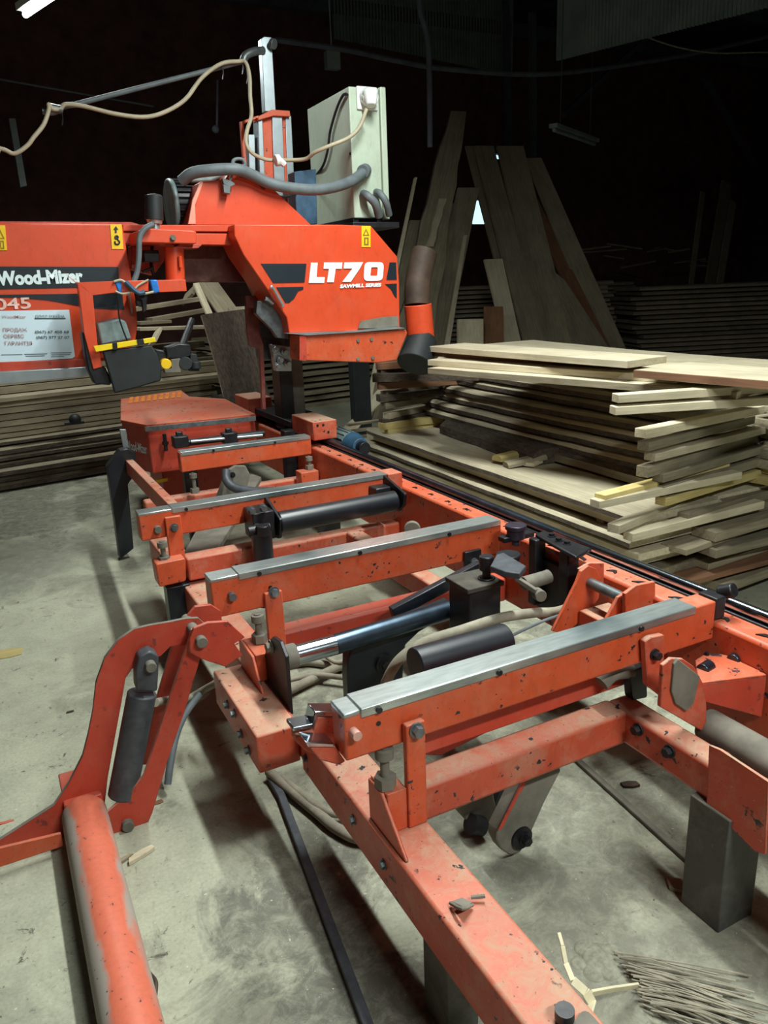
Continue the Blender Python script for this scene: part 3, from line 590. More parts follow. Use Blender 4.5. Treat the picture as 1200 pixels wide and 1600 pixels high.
MB().cyl(P(240, 1195, y=2.3), P(246, 1170, y=2.3), .012, 12).build('hose_fitting', M['dustgrey'], ld)
MB().prism(round_poly(PY(2.44, (244, 1230), (258, 1225), (262, 1250), (250, 1262), (240, 1255)), .01), (0, .02, 0)).build('rear_ear', M['orange_dusty'], ld, .002)
# ================================================================ saw head
hd = thing('saw_head', (1.3, 4.7, .65), 'orange bandsaw head on its mast above the far half of the bed', 'saw head')
YF = 4.40
OC = M['orange_clean']
# left wheel housing
lh = MB().prism(PY(YF, (-110, 349), (191, 350), (200, 402), (212, 470), (215, 507), (212, 530), (196, 560), (150, 566), (-110, 583)), (0, .30, 0)).build('wheel_housing', OC, hd, .006)
MB().prism(PY(YF-.004, (-110, 416), (185, 417), (187, 445), (125, 449), (-110, 454)), (0, .003, 0)).build('decal_band', M['decal'], lh)
MB().prism(PY(YF-.004, (-110, 462), (191, 458), (194, 484), (150, 482), (125, 478), (75, 469), (30, 465), (-110, 463)), (0, .003, 0)).build('decal_band', M['decal'], lh)
text('lettering', 'Wood-Mizer', P(-4, 445, y=YF-.006), .064, M['lett'], lh, width=(P(131, 445, y=YF).x-P(-4, 445, y=YF).x), bold=.05)
text('chalk_number', '045', P(-7, 484, y=YF-.003), .055, M['chalk'], lh, width=.165, bold=.02)
pc = MB().prism(PY(YF-.005, (-12, 486), (108, 484), (117, 557), (113, 560), (-4, 567)), (0, .003, 0)).build('service_placard', M['sheet'], lh)
def pt(body, x0, x1, y, px_h, mat, bold=.0):
    a = P(x0, y, y=YF-.008); c = P(x1, y, y=YF-.008); h = a.z-P(x0, y+px_h, y=YF-.008).z
    text('lettering', body, a, h, M[mat], pc, width=c.x-a.x, bold=bold, xdir=(c-a), out=.0005)
pt('WoodMizer', 3, 41, 497, 4.5, 'pinkink', .01); pt('ДИНІЛ УКРАЇНА', 55, 101, 496, 4, 'ink')
MB().prism(PY(YF-.008, (54, 496.8), (102, 496.5), (103, 498), (55, 498.4)), (0, .002, 0)).build('underline', M['ink'], pc)
pt('ПРОДАЖ', 5, 43, 518, 5.5, 'pinkink', .02); pt('СЕРВІС', 6, 38, 528, 5.5, 'pinkink', .02); pt('ГАРАНТІЯ', 8, 51, 539, 5.5, 'pinkink', .02)
pt('(067) 67 450 68', 55, 108, 520.5, 4.2, 'ink', .02); pt('(067) 377 27 07', 57, 109, 529, 4.2, 'ink', .02)
tl = MB()
for x0, x1, yy in ((2, 35, 554), (38, 74, 553), (40, 70, 556), (79, 112, 551), (80, 110, 554), (80, 100, 557)): tl.prism(PY(YF-.007, (x0, yy), (x1, yy-.6), (x1, yy+.3), (x0, yy+.9)), (0, .001, 0))
tl.build('fine_print', M['ink'], pc)
def sticker(pts, par, y=YF):
    s_ = MB().prism(PY(y-.004, *pts), (0, .003, 0)).build('warning_sticker', M['yelsign'], par); return s_
st = sticker([(172, 350.5), (190, 350.5), (193, 389), (175, 389)], lh)
b = MB(); b.prism(PY(YF-.006, (181, 353), (185, 359), (182.5, 359), (182.5, 364), (179.5, 364), (179.5, 359), (177, 359)), (0, .002, 0))
b.tube(PY(YF-.006, (183, 368), (184.5, 371), (181, 373), (180, 370), (183, 368.5), (184, 374), (187, 378), (185, 381.5), (180.5, 381), (179.5, 377)), .004, 6); b.build('hook_symbol', M['decal'], st)
st = sticker([(-12, 352), (8, 352), (11, 391), (-10, 391)], lh)
b = MB(); b.ring(PY(YF-.006, (0, 358), (7.5, 373), (-7, 373)), PY(YF-.006, (0, 361.5), (5, 371.5), (-4.6, 371.5)), (0, .002, 0)); b.ring(PY(YF-.006, (0, 376), (6, 376), (7, 389), (1, 389)), PY(YF-.006, (1.5, 378), (4.5, 378), (5, 387), (2.2, 387)), (0, .002, 0)); b.build('triangle_symbol', plain('olive ink', srgb(150, 120, 20)), st)
MB().prism(PY(YF-.03, (-110, 587), (134, 573), (139, 588), (-110, 611)), (0, .15, 0)).build('blade_guard_strip', M['alum'], hd, .004)
MB().prism(PY(YF-.01, (-110, 570), (150, 560), (140, 573), (-110, 588)), (0, .2, 0)).build('lower_sill', M['red'], hd, .004)
MB().tube(PY(YF-.015, (201, 459), (204, 475), (206, 491)), .006, 8).build('handle', M['alum'], lh)
MB().prism(PY(YF+.3, (-115, 345), (205, 347), (216, 350), (216, 356), (-115, 354)), (0, .05, 0)).build('housing_rim', M['red'], hd)
# top beam between the housings
tb = MB(); tb.prism(PY(4.52, (192, 351), (368, 352), (372, 362), (192, 361)), (0, .12, 0)); tb.prism(PY(4.52, (192, 364), (372, 365), (372, 383), (195, 381)), (0, .12, 0)); tb.prism(PY(4.56, (192, 358), (372, 358), (372, 368), (192, 368)), (0, .08, 0))
tb.build('top_beam', OC, hd, .003)
fb_ = MB(); fb_.prism(PY(4.22, (219, 359), (235, 357), (300, 360), (307, 362), (307, 381), (258, 380), (219, 379)), (0, .30, 0)); fk = fb_.build('front_bracket', OC, hd, .005)
p = P(270, 372, y=4.22); MB().hexb(p, (0, -1, 0), .012, .015).build('bolt', M['dustgrey'], fk)
MB().prism(PY(4.28, (284, 380), (268, 388), (310, 388), (316, 382)), (0, .1, 0)).build('gusset_plate', M['red'], hd, .002)
a = P(272, 386, y=4.33); c = P(274, 440, y=4.33); MB().cyl(a, c, .050, 24).build('pivot_column', OC, hd, .003)
MB().cyl(P(281, 400, y=4.27), P(282, 418, y=4.27), .010, 10).build('column_key', OC, hd, .001)
# guide arm
ga = MB(); ga.prism(PY(4.22, (219, 438), (290, 437), (292, 455), (215, 458)), (0, .10, 0)); ga.prism(PY(4.16, (122, 442), (180, 439), (232, 438), (232, 455), (190, 456), (144, 462)), (0, .07, 0)); ga.prism(PY(4.16, (122, 442), (145, 461), (152, 535), (160, 573), (146, 577), (131, 520)), (0, .07, 0))
ga = ga.build('guide_arm', OC, hd, .006)
for pts in ([(178, 438), (190, 437), (191, 458), (186, 459)], [(234, 437), (246, 437), (250, 456), (243, 459), (238, 456)]): MB().prism(PY(4.155, *pts), (0, .085, 0)).build('blue_tape', M['blue'], ga, .006)
b = MB(); b.tube(PY(4.15, (178, 440), (190, 438), (203, 448), (214, 456), (224, 459), (240, 456)), .006, 8); b.tube(PY(4.15, (180, 455), (192, 459), (207, 455), (216, 446), (232, 437)), .005, 8); b.build('white_cord', M['cable'], ga)
b = MB(); b.tube(PY(4.14, (196, 440), (208, 452), (218, 458), (226, 456)), .012, 8); b.build('blue_wrap', M['blueenamel'], ga)
b = MB(); b.tube(PY(4.15, (184, 460), (185, 475), (186, 495), (192, 515), (200, 535)), .004, 8); b.build('thin_wire', M['grease'], ga)
b = MB(); b.prism(PY(4.20, (212, 456), (232, 456), (230, 470), (229, 486), (224, 488), (222, 470)), (0, .03, 0)); b.prism(PY(4.22, (212, 470), (222, 470), (223, 480), (214, 478)), (0, .03, 0)); b.build('limit_switch', M['grease'], ga, .003)
b = MB(); b.prism(PY(4.22, (152, 506), (187, 497), (197, 502), (206, 530), (158, 540)), (0, .14, 0)); b.build('guide_motor', M['motor'], ga, .01)
b = MB(); b.prism(PY(4.17, (128, 520), (140, 518), (146, 560), (165, 575), (176, 596), (172, 602), (148, 600), (138, 578), (134, 560)), (0, .10, 0)); b.build('guide_holder', M['grease'], ga, .006)
b = MB(); b.prism(PY(4.12, (146, 541), (242, 527), (244, 534), (150, 550)), (0, .018, 0)); ys = b.build('yellow_scale', M['yellow'], ga, .002)
b = MB(); b.prism(PY(4.115, (176, 536), (183, 535), (184, 546), (177, 547)), (0, .02, 0)); b.prism(PY(4.115, (214, 531), (224, 529.5), (226, 538), (216, 540)), (0, .02, 0)); b.build('scale_clamp', M['grease'], ys, .001)
b = MB(); b.prism(PY(4.13, (160, 548), (237, 539), (246, 553), (253, 572), (252, 595), (215, 606), (179, 615), (172, 590), (166, 570)), (0, .02, 0)); b.build('rubber_flap', M['rubber'], ga, .008)
# grey lamp on top
b = MB(); b.cyl(P(241, 344, y=4.36), P(240, 306, y=4.36), .047, 24, .045); b.sphere(P(240, 307, y=4.36), .045, (1, 1, .3)); lp = b.build('beacon_lamp', M['rubber'], hd, .004)
b = MB(); b.cyl(P(242, 350, y=4.36), P(241, 338, y=4.36), .036, 20, .045); b.cyl(P(243, 360, y=4.36), P(242, 349, y=4.36), .025, 16); b.build('lamp_socket', M['alum'], lp, .002)
b = MB(); b.tube(PY(4.18, (240, 350), (226, 358), (218, 372), (217, 400), (214, 425), (208, 442)), .014, 10); b.build('socket_cord', M['conduit'], hd)
# band wheel housing back plates, dark underside between
MB().prism(PY(4.80, (270, 375), (390, 375), (452, 500), (430, 525), (388, 441), (270, 441)), (0, .06, 0)).build('rear_guard', paint('dusty darkened red enamel', srgb(110, 52, 48), .6, .6, .2, .7), hd, .004)
b = MB(); b.prism(PY(4.6, (205, 384), (262, 384), (262, 400), (240, 430), (205, 420)), (0, .1, 0)); b.build('inner_frame', M['red'], hd, .004)
b = MB(); b.tube(PY(4.5, (238, 384), (236, 410), (240, 430)), .01, 8); b.tube(PY(4.45, (222, 425), (240, 418)), .008, 8); b.box(*(lambda q: (q.x-.03, q.x+.05, 4.4, 4.5, q.z-.03, q.z+.03))(P(234, 400, y=4.4))); b.build('tension_gear', M['grease'], hd, .003)
# right housing
rh_pts = [(366, 350.5), (530, 351), (580, 353), (621, 401), (624, 440), (625, 512), (566, 517), (452, 521), (448, 496), (380, 398), (366, 368)]
rh = MB().prism(PY(YF, *rh_pts), (0, .30, 0)).build('wheel_housing', OC, hd, .006)
def dec(name, *pts, mat='decal', y=YF-.004): return MB().prism(PY(y, *pts), (0, .003, 0)).build(name, M[mat], rh)
dec('decal_band', (408, 412), (479, 412), (476, 441), (427, 442))
dec('decal_band', (432, 449), (474, 448), (474, 452), (466, 455), (460, 466), (452, 473), (446, 473))
dec('decal_band', (609, 410), (619, 410), (620, 437), (604, 437)); dec('decal_band', (602, 444), (620, 443), (620, 466), (616, 462), (611, 452))
# LT70 lettering as cut shapes
z_ = YF-.006
def glyph(name, *pts): MB().prism(PY(z_, *pts), (0, .003, 0)).build(name, M['lett'], rh)
glyph('letter', (486, 410.5), (496.5, 410.5), (494.5, 433), (507.5, 433), (506.5, 442), (482.5, 442))
glyph('letter', (506.5, 410), (535, 410), (534, 420), (524.5, 420), (521.5, 441), (511, 441), (514, 420), (505.5, 420))
glyph('letter', (538, 410), (567.5, 409.5), (562, 420), (548, 440.5), (535, 440.5), (551, 419.5), (537, 419.5))
ou = round_poly(PY(z_, (570, 409.5), (600, 409.5), (598, 438.5), (568, 439)), .03, 4); inn = round_poly(PY(z_, (580, 417.5), (590.5, 417.5), (589.5, 431), (578.5, 431)), .008, 4)
MB().ring(ou, inn, (0, .003, 0)).build('letter', M['lett'], rh)
text('lettering', 'SAWMILL SERIES', P(531, 450, y=z_), .020, M['lett'], rh, width=P(596, 450, y=z_).x-P(531, 450, y=z_).x, bold=.05, shear=.15)
st = sticker([(565, 353), (579, 353), (579, 386), (565, 386)], rh)
b = MB(); b.ring(PY(z_, (572, 357), (577, 368), (567, 368)), PY(z_, (572, 360), (575, 366.8), (569, 366.8)), (0, .002, 0)); b.ring(PY(z_, (569, 371), (576, 371), (576, 383), (569, 383)), PY(z_, (571, 373), (574, 373), (574, 381), (571, 381)), (0, .002, 0)); b.build('triangle_symbol', plain('olive ink dark', srgb(120, 96, 20)), st)
MB().tube(PY(YF-.02, (423, 450), (426, 449), (441, 475), (442, 479)), .008, 8).build('handle', M['alum'], rh)
# trough below right housing
tr = MB(); tr.prism(PY(4.36, (467, 524), (634, 515), (637, 520), (620, 563), (590, 567), (468, 563)), (0, .16, 0)); tr = tr.build('sawdust_trough', M['orange'], hd, .005)
MB().prism(PY(4.35, (468, 524), (479, 523), (479, 564), (468, 563)), (0, .006, 0)).build('trough_flange', M['red'], tr)
rivets([P(px, py, y=4.36) for px, py in ((559, 532), (580, 530), (559, 561), (582, 559))], 'rivet', 'dustgrey', tr, (0, -1, 0), .011, .008)
MB().prism(PY(4.34, (448, 521), (540, 518), (625, 511), (634, 513), (560, 519), (480, 524)), (0, .06, 0)).build('lip_strip', M['alum'], tr)
MB().prism(PY(4.385, (560, 513), (564, 502), (600, 495), (622, 494), (623, 510), (590, 513)), (0, .01, 0)).build('sawdust_cake', M['dustgrey'], rh)
MB().prism(PY(4.50, (420, 470), (446, 498), (452, 530), (434, 528), (425, 515), (400, 490), (402, 470)), (0, .05, 0)).build('guard_plate', M['steel'], hd, .003)
b = MB(); b.tube(PY(4.45, (414, 466), (420, 468), (427, 474)), .014, 8); b.build('clip', M['alum'], hd)
# chute, duct and rubber elbow
ch = MB(); ch.cyl(P(653, 476, y=4.42), P(658, 533, y=4.42), .088, 30); ch = ch.build('chute_ring', OC, hd, .004)
b = MB(); b.tube([P(664, 393, y=4.50), P(657, 420, y=4.48), P(652, 450, y=4.45), P(652, 477, y=4.43)], .082, 24); b.build('brown_duct', M['brown'], ch, 0)
b = MB(); b.cyl(P(660, 530, y=4.42), P(648, 570, y=4.34), .098, 26, .118); b.build('rubber_sleeve', M['rubber'], ch, .006)
# mast and carriage
ms = MB(); ms.box(1.86, 1.95, 5.00, 5.16, .66, 1.60); ms.build('mast_post', M['dustgrey'], hd, .006)
ms = MB(); ms.box(1.75, 1.84, 4.92, 5.08, .66, 1.60); ms.build('mast_post', M['grease'], hd, .006)
b = MB(); b.prism(PY(4.70, (384, 462), (404, 462), (406, 520), (412, 540), (416, 640), (410, 640), (406, 545), (390, 540), (386, 520)), (0, .03, 0)); b.build('rear_strut', M['shaded_dirty_red'], hd, .003)
b = MB(); b.prism(PY(4.85, (404, 470), (444, 505), (446, 565), (408, 560)), (0, .10, 0)); b.build('slide_plate', M['pipegrey'], hd, .005)
b = MB()
for px, py in ((430, 545), (445, 550), (438, 562), (450, 568), (434, 572)): b.hexb(P(px, py, y=4.72), (0, -1, 0), .018, .03)
b.prism(PY(4.74, (424, 538), (456, 542), (456, 580), (432, 580)), (0, .06, 0)); b.build('bolt_cluster', M['alum'], hd, .004)
def blk(x0, x1, y0, y1, z0, z1):
    return MB().box(x0, x1, y0, y1, z0, z1).build('wheel_box', M['orange_dusty'], hd, .006)
k = blk(1.745, 1.905, 4.37, 4.74, .672, .79); 
rivets([P(px, py, y=4.37) for px, py in ((496, 665), (505, 664), (513, 675))], 'bolt_hole', 'grease', k, (0, -1, 0), .008, .003)
blk(1.70, 1.88, 5.50, 5.85, .672, .81)
MB().box(1.80, 1.90, 4.75, 5.50, .672, .70).build('rail_wiper_guard', M['blueenamel'], hd, .004)
MB().box(1.74, 2.02, 4.75, 5.50, .70, .74).build('carriage_plate', M['grease'], hd, .004)
# upper column
cx = lambda pts, mat, name, y=5.10, th=.10: MB().prism(PY(y, *pts), (0, th, 0)).build(name, M[mat], hd, .003)
cx([(410, 180), (425, 176), (430, 320), (414, 330)], 'orange', 'column_face')
cx([(403, 184), (410, 181), (416, 330), (408, 330)], 'alum', 'column_edge', 5.08)
cx([(425, 178), (441, 180), (447, 330), (430, 330)], 'alum', 'column_edge', 5.08)
cx([(441, 180), (446, 181), (451, 340), (447, 340)], 'orange', 'column_face')
cx([(446, 181), (455, 181), (463, 345), (451, 345)], 'alum', 'column_edge', 5.09)
cx([(403, 182), (425, 171), (453, 173), (454, 182), (427, 181), (404, 188)], 'orange', 'column_cap', 5.06)
cx([(388, 210), (398, 210), (400, 285), (390, 285)], 'alum', 'side_rail', 5.12)
b = MB(); b.prism(PY(5.10, (376, 190), (404, 180), (404, 184), (381, 193), (388, 285), (383, 285)), (0, .03, 0)); b.build('guard_frame', M['orange'], hd, .002)
cx([(408, 60), (413, 57), (424, 58), (425, 66), (431, 174), (414, 174)], 'alum', 'mast_extension', 5.12, .06)
MB().cyl(P(424, 68, y=5.10), P(429, 69, y=5.08), .03, 14).build('extension_bolt', M['steel'], hd, .002)
# hood, drive motor and blue back plate
MB().prism(PY(4.55, (297, 352), (313, 284), (352, 280), (360, 268), (368, 253), (384, 274), (417, 285), (487, 352)), (0, .45, 0)).build('drive_hood', OC, hd, .006)
MB().prism(PY(4.545, (294, 350), (301, 312), (314, 283), (318, 284), (305, 320), (306, 350)), (0, .02, 0)).build('hood_edge', paint('pale pink enamel', srgb(232, 150, 130), .8, .2, .1, .3), hd, .002)  # paler pink strip along the hood's left edge
MB().prism(PY(4.85, (460, 268), (494, 264), (496, 350), (466, 352), (463, 330)), (0, .12, 0)).build('blue_back_plate', M['blueenamel'], hd, .004)
dm = MB(); a = P(272, 322, y=4.85); c = P(312, 322, y=4.85); dm.cyl(a, c, .135, 34)
for kk in range(26):
    t = 2*math.pi*kk/26; o_ = Vector((0, .14*math.cos(t), .14*math.sin(t))); dm.bar(a+o_, c+o_, .006, .018, up=(0, math.cos(t), math.sin(t)))
dm = dm.build('drive_motor', M['grease'], hd, .002)
MB().cyl(P(264, 322, y=4.85), a, .150, 34).build('fan_cover', M['motor'], dm, .01)
MB().prism(PY(4.72, (296, 263), (320, 257), (350, 258), (352, 275), (330, 284), (298, 285)), (0, .18, 0)).build('terminal_box', M['motor'], dm, .012)
# wires tied on the hood
b = MB(); b.tube(PY(4.50, (362, 262), (366, 250), (378, 249), (382, 258), (370, 264)), .010, 8); b.tube(PY(4.50, (370, 256), (362, 275), (358, 288)), .007, 8); b.prism(PY(4.49, (347, 278), (362, 283), (368, 288), (360, 292), (350, 288)), (0, .03, 0)); b.prism(PY(4.49, (349, 288), (360, 291), (360, 303), (350, 301)), (0, .04, 0)); b.build('switch_cord', M['conduit'], hd, .002)
tag(MB().tube([P(284, 283, y=4.6), P(300, 271, y=4.55), P(330, 266, y=4.5), P(370, 265, y=4.48), P(395, 274, y=4.5), P(420, 286, y=4.5), P(455, 294, y=4.5), P(500, 296, y=4.52), P(545, 285, y=4.58), P(572, 266, y=4.68)], .032, 16).build('cable_conduit', M['conduit']), 'thick grey conduit curving across the hood into the cabinet', 'conduit')
tag(MB().tube([P(375, 275, y=4.5), P(400, 283, y=4.52), P(425, 305, y=4.6), P(455, 305, y=4.7), P(484, 283, x=2.235), P(503, 262, x=2.235), P(512, 235, x=2.235), P(516, 205, x=2.235), P(526, 170, x=2.235), P(536, 149, x=2.235), P(543, 148, x=2.24)], .0085, 8).build('thin_cable', M['grease']), 'thin dark cable hanging down the side of the control cabinet', 'cable')
# control cabinet
cb = thing('control_cabinet', (2.38, 5.03, 1.99), 'grey green steel electrical cabinet mounted on top of the saw head', 'cabinet')
MB().box(2.25, 2.455, 4.70, 5.37, 1.995, 2.745).build('body', M['cab'], cb, .006)
MB().box(2.460, 2.50, 4.69, 5.38, 1.985, 2.755).build('door', M['cab'], cb, .006)
b = MB(); b.box(2.20, 2.53, 4.62, 5.40, 1.93, 1.965); b.build('support_tray', M['grease'], cb, .003)
b = MB(); b.box(2.25, 2.29, 4.72, 5.3, 1.955, 2.0); b.box(2.42, 2.46, 4.72, 5.3, 1.955, 2.0); b.build('feet', M['grease'], cb, .002)
sk = MB(); p = P(577, 152, y=4.66); sk.box(p.x-.07, p.x+.07, 4.685, 4.70, p.z-.065, p.z+.065); sk.cyl((p.x-.005, 4.695, p.z+.01), (p.x-.005, 4.62, p.z-.01), .052, 24); sk.cyl((p.x-.01, 4.625, p.z+.02), (p.x-.02, 4.60, p.z-.06), .05, 22, .03); sk.build('plug_socket', M['white'], cb, .006)
b = MB(); b.tube([P(568, 303, y=4.68), P(574, 306, y=4.62), P(586, 318, y=4.60), P(592, 338, y=4.64)], .026, 14); b.build('cable_gland', M['conduit'], cb)
b = MB(); b.tube([P(588, 300, y=4.68), P(594, 303, y=4.62), P(603, 316, y=4.60), P(608, 336, y=4.64)], .022, 14); b.build('cable_gland', M['conduit'], cb)
b = MB(); b.cyl(P(571, 266, y=4.70), P(567, 268, y=4.64), .04, 18); b.build('gland_collar', M['conduit'], cb, .003)
rivets([P(548, 240, x=2.25), P(541, 147, x=2.25)], 'screw', 'grease', cb, (-1, 0, 0), .009, .006)
# cable boom
bm_ = thing('cable_boom', P(250, 130, y=5.06), 'thin grey boom rod reaching left from the mast top', 'boom')
MB().tube([P(118, 163, y=5.08), P(380, 96, y=5.08)], .014, 12).build('rod', M['conduit'], bm_)
MB().tube([P(380, 96, y=5.08), P(384, 87, y=5.08), P(396, 81, y=5.09), P(411, 79, y=5.12)], .024, 14).build('sleeve', M['steel'], bm_)
b = MB(); b.tube([P(66, 174, y=5.08), P(85, 175, y=5.08), P(100, 166, y=5.08), P(118, 163, y=5.08)], .017, 10); b.cyl(P(78, 168, y=5.06), P(98, 172, y=5.06), .022, 12); b.build('end_clamp', M['steel'], bm_)
b = MB()
for px, py in ((349, 108), (380, 100), (387, 115), (98, 180)): b.tube(PY(5.05, (px-2, py-6), (px, py+6), (px-1, py+16)), .004, 6)
b.build('cable_tie', M['grease'], bm_)
tag(MB().tube([(-5.9, 8.0, 6.0), (-3.0, 6.3, 4.2), (-1.2, 5.3, 2.9), P(-60, 225, y=5.0), P(0, 232, y=5.0), P(22, 240, y=5.0), P(42, 228, y=5.0), P(53, 214, y=5.0), P(68, 195, y=5.02), P(76, 172, y=5.03), P(76, 163, y=5.03), P(82, 170, y=5.04), P(94, 170, y=5.05), P(104, 163, y=5.04), P(135, 167, y=5.02), P(180, 178, y=5.0), P(225, 183, y=5.0), P(258, 175, y=5.0), P(290, 155, y=5.0), P(315, 122, y=5.02), P(345, 100, y=5.04), P(372, 96, y=5.05), P(384, 98, y=5.03), P(390, 120, y=5.0), P(391, 150, y=4.98), P(393, 180, y=4.96), P(386, 205, y=4.95), P(385, 225, y=4.93), P(395, 240, y=4.92), P(415, 249, y=4.92), P(435, 250, y=4.90), P(475, 249, y=4.8), P(492, 238, y=4.72), P(515, 228, y=4.66), P(545, 215, y=4.62), P(562, 198, y=4.60), P(573, 170, y=4.58)], .0115, 12).build('power_cable', M['cable']), 'long cream power cable looped along the boom and down to the cabinet plug', 'cable')
b = MB(); b.cyl(P(430, 251, y=4.87), P(437, 250, y=4.87), .034, 16); b.tube([P(437, 250, y=4.86), P(445, 258, y=4.86)], .02, 8); tag(b.build('cable_connector', M['white'], None, .003), 'small pale connector on the cream cable in front of the mast', 'connector')
# mechanism with yellow disc left under the head
gm = thing('blade_guide_roller', P(275, 585, y=4.5), 'small dark blade guide with a yellow disc under the saw head', 'blade guide')
b = MB(); b.prism(PY(4.5, (258, 543), (268, 540), (280, 536), (298, 538), (300, 556), (284, 562), (262, 560)), (0, .08, 0)); b.prism(PY(4.52, (241, 545), (260, 548), (268, 566), (250, 570)), (0, .06, 0)); b.build('housing', M['grease'], gm, .008)
p = P(260, 569, y=4.48); MB().cyl(p, p+Vector((0, .05, 0)), .03, 22).build('yellow_disc', M['yelsign'], gm, .004)
b = MB(); b.prism(PY(4.48, (268, 562), (282, 560), (283, 582), (258, 583), (257, 577), (268, 576)), (0, .05, 0)); b.build('bracket', M['dustgrey'], gm, .003)
b = MB(); b.cyl(P(290, 568, y=4.47), P(290, 568, y=4.55), .038, 18); b.cyl(P(305, 565, y=4.5), P(306, 576, y=4.5), .03, 16); b.prism(PY(4.5, (298, 552), (308, 554), (312, 580), (296, 580)), (0, .04, 0)); b.build('roller', M['rubber'], gm, .004)
MB().tube([P(280, 552, y=4.56), (P(300, 500, y=4.75))], .02, 10).build('support_rod', M['grease'], gm)
# ================================================================ lumber
def plank(name, p0, p1, w, t, mat, wdir=(0, 0, 1), wany=0.0, seed=None, bend=0.0, mat2=None, label='', group=None, cat='board', taper=1.0):
    """a board or slab with its own frame: local x runs along the grain; wany > 0 gives waving bark edges"""
    rnd = random.Random(seed if seed is not None else hash((round(p0[0], 3), round(p0[1], 3), round(p0[2], 3))) & 0xffff)
    p0 = Vector(p0); p1 = Vector(p1); ln = (p1-p0).length; ax = (p1-p0).normalized()
    wd = Vector(wdir); wd = (wd-wd.dot(ax)*ax).normalized(); nz = ax.cross(wd)
    if nz.z < 0: wd = -wd; nz = -nz
    n = max(2, int(ln/.16)) if wany or bend else 1
    vs = []; fs = []; mi = []
    el = er = 0
    for i in range(n+1):
        s = i/n; x = s*ln; ww = w*(1+(taper-1)*s)
        if wany: el = .6*el+rnd.uniform(-1, 1)*wany*w; er = .6*er+rnd.uniform(-1, 1)*wany*w
        b = bend*4*s*(1-s); k = t*.55 if wany else 0; zb = t*.12
        if wany: vs += [(x, -ww/2-el-k, -t/2+b), (x, ww/2+er+k, -t/2+b), (x, ww/2+er+k, zb+b), (x, ww/2+er, t/2+b), (x, -ww/2-el, t/2+b), (x, -ww/2-el-k, zb+b)]
        else: vs += [(x, -ww/2, -t/2+b), (x, ww/2, -t/2+b), (x, ww/2, t/2+b), (x, -ww/2, t/2+b)]
    m_ = 6 if wany else 4
    for i in range(n):
        o = i*m_
        for k in range(m_): fs.append((o+k, o+(k+1) % m_, o+m_+(k+1) % m_, o+m_+k)); mi.append(1 if (mat2 and k in ((1, 5) if wany else (1, 3))) else 0)
    fs.append(tuple(range(m_))[::-1]); mi.append(0); q = n*m_; fs.append(tuple(q+k for k in range(m_))); mi.append(0)
    me = bpy.data.meshes.new(name); me.from_pydata(vs, [], fs); me.materials.append(M[mat])
    if mat2: me.materials.append(M[mat2])
    for p, m in zip(me.polygons, mi): p.material_index = m
    bm = bmesh.new(); bm.from_mesh(me); bmesh.ops.recalc_face_normals(bm, faces=bm.faces); bm.to_mesh(me); bm.free()
    o = bpy.data.objects.new(name, me); COL.objects.link(o)
    o.matrix_world = Matrix(((ax.x, wd.x, nz.x, p0.x), (ax.y, wd.y, nz.y, p0.y), (ax.z, wd.z, nz.z, p0.z), (0, 0, 0, 1)))
    if not wany:
        b = o.modifiers.new('bevel', 'BEVEL'); b.width = .002; b.segments = 1
    return tag(o, label, cat, group)
ORD = ['topmost', 'second from the top', 'third from the top', 'fourth from the top', 'fifth from the top', 'sixth from the top', 'seventh from the top', 'eighth from the top', 'ninth from the top', 'tenth from the top', 'eleventh from the top', 'twelfth from the top', 'thirteenth from the top', 'fourteenth from the top', 'fifteenth from the top', 'sixteenth from the top', 'seventeenth from the top', 'eighteenth from the top', 'nineteenth from the top', 'twentieth from the top']
rn = random.Random(11)
ZT = .52
A0 = P(1000, 808, z=ZT); A1 = P(575, 669, z=ZT)
U = (A1-A0); LU = U.length; U.normalize(); V = Vector((U.y, -U.x, 0))
def L(u, v, z): q = A0+U*u+V*v; return Vector((q.x, q.y, z))
# lower tier, boards along U
lay = 9; h = ZT/lay
for k in range(lay):
    z1 = ZT-k*h; t = .036
    u0 = (0, .06, .02, -.02, .05, .0, .08, .03, .02)[k]; v0 = (0, .035, -.01, -.015, .01, .02, 0, .01, 0)[k]
    wn = k in (0, 2, 5)
    w = .52
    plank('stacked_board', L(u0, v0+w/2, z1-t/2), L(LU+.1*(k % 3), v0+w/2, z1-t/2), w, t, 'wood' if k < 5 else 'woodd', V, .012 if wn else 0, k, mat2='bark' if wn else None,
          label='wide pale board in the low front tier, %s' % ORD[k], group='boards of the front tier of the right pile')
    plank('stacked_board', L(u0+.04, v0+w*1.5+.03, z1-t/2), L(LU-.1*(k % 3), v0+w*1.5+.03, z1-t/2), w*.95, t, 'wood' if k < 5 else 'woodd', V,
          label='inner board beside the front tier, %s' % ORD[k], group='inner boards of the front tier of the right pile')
    if k < lay-1:
        for j, uu in enumerate((.3, 1.9, 3.3)):
            plank('spacer_batten', L(uu, .04, z1-t-.011), L(uu+.03, 1.0, z1-t-.011), .05, h-t-.001, 'woodd', U, label='%s spacer batten under the low tier board %s' % (('nearest', 'middle', 'farthest')[j], ORD[k]), group='spacer battens of the low tier')
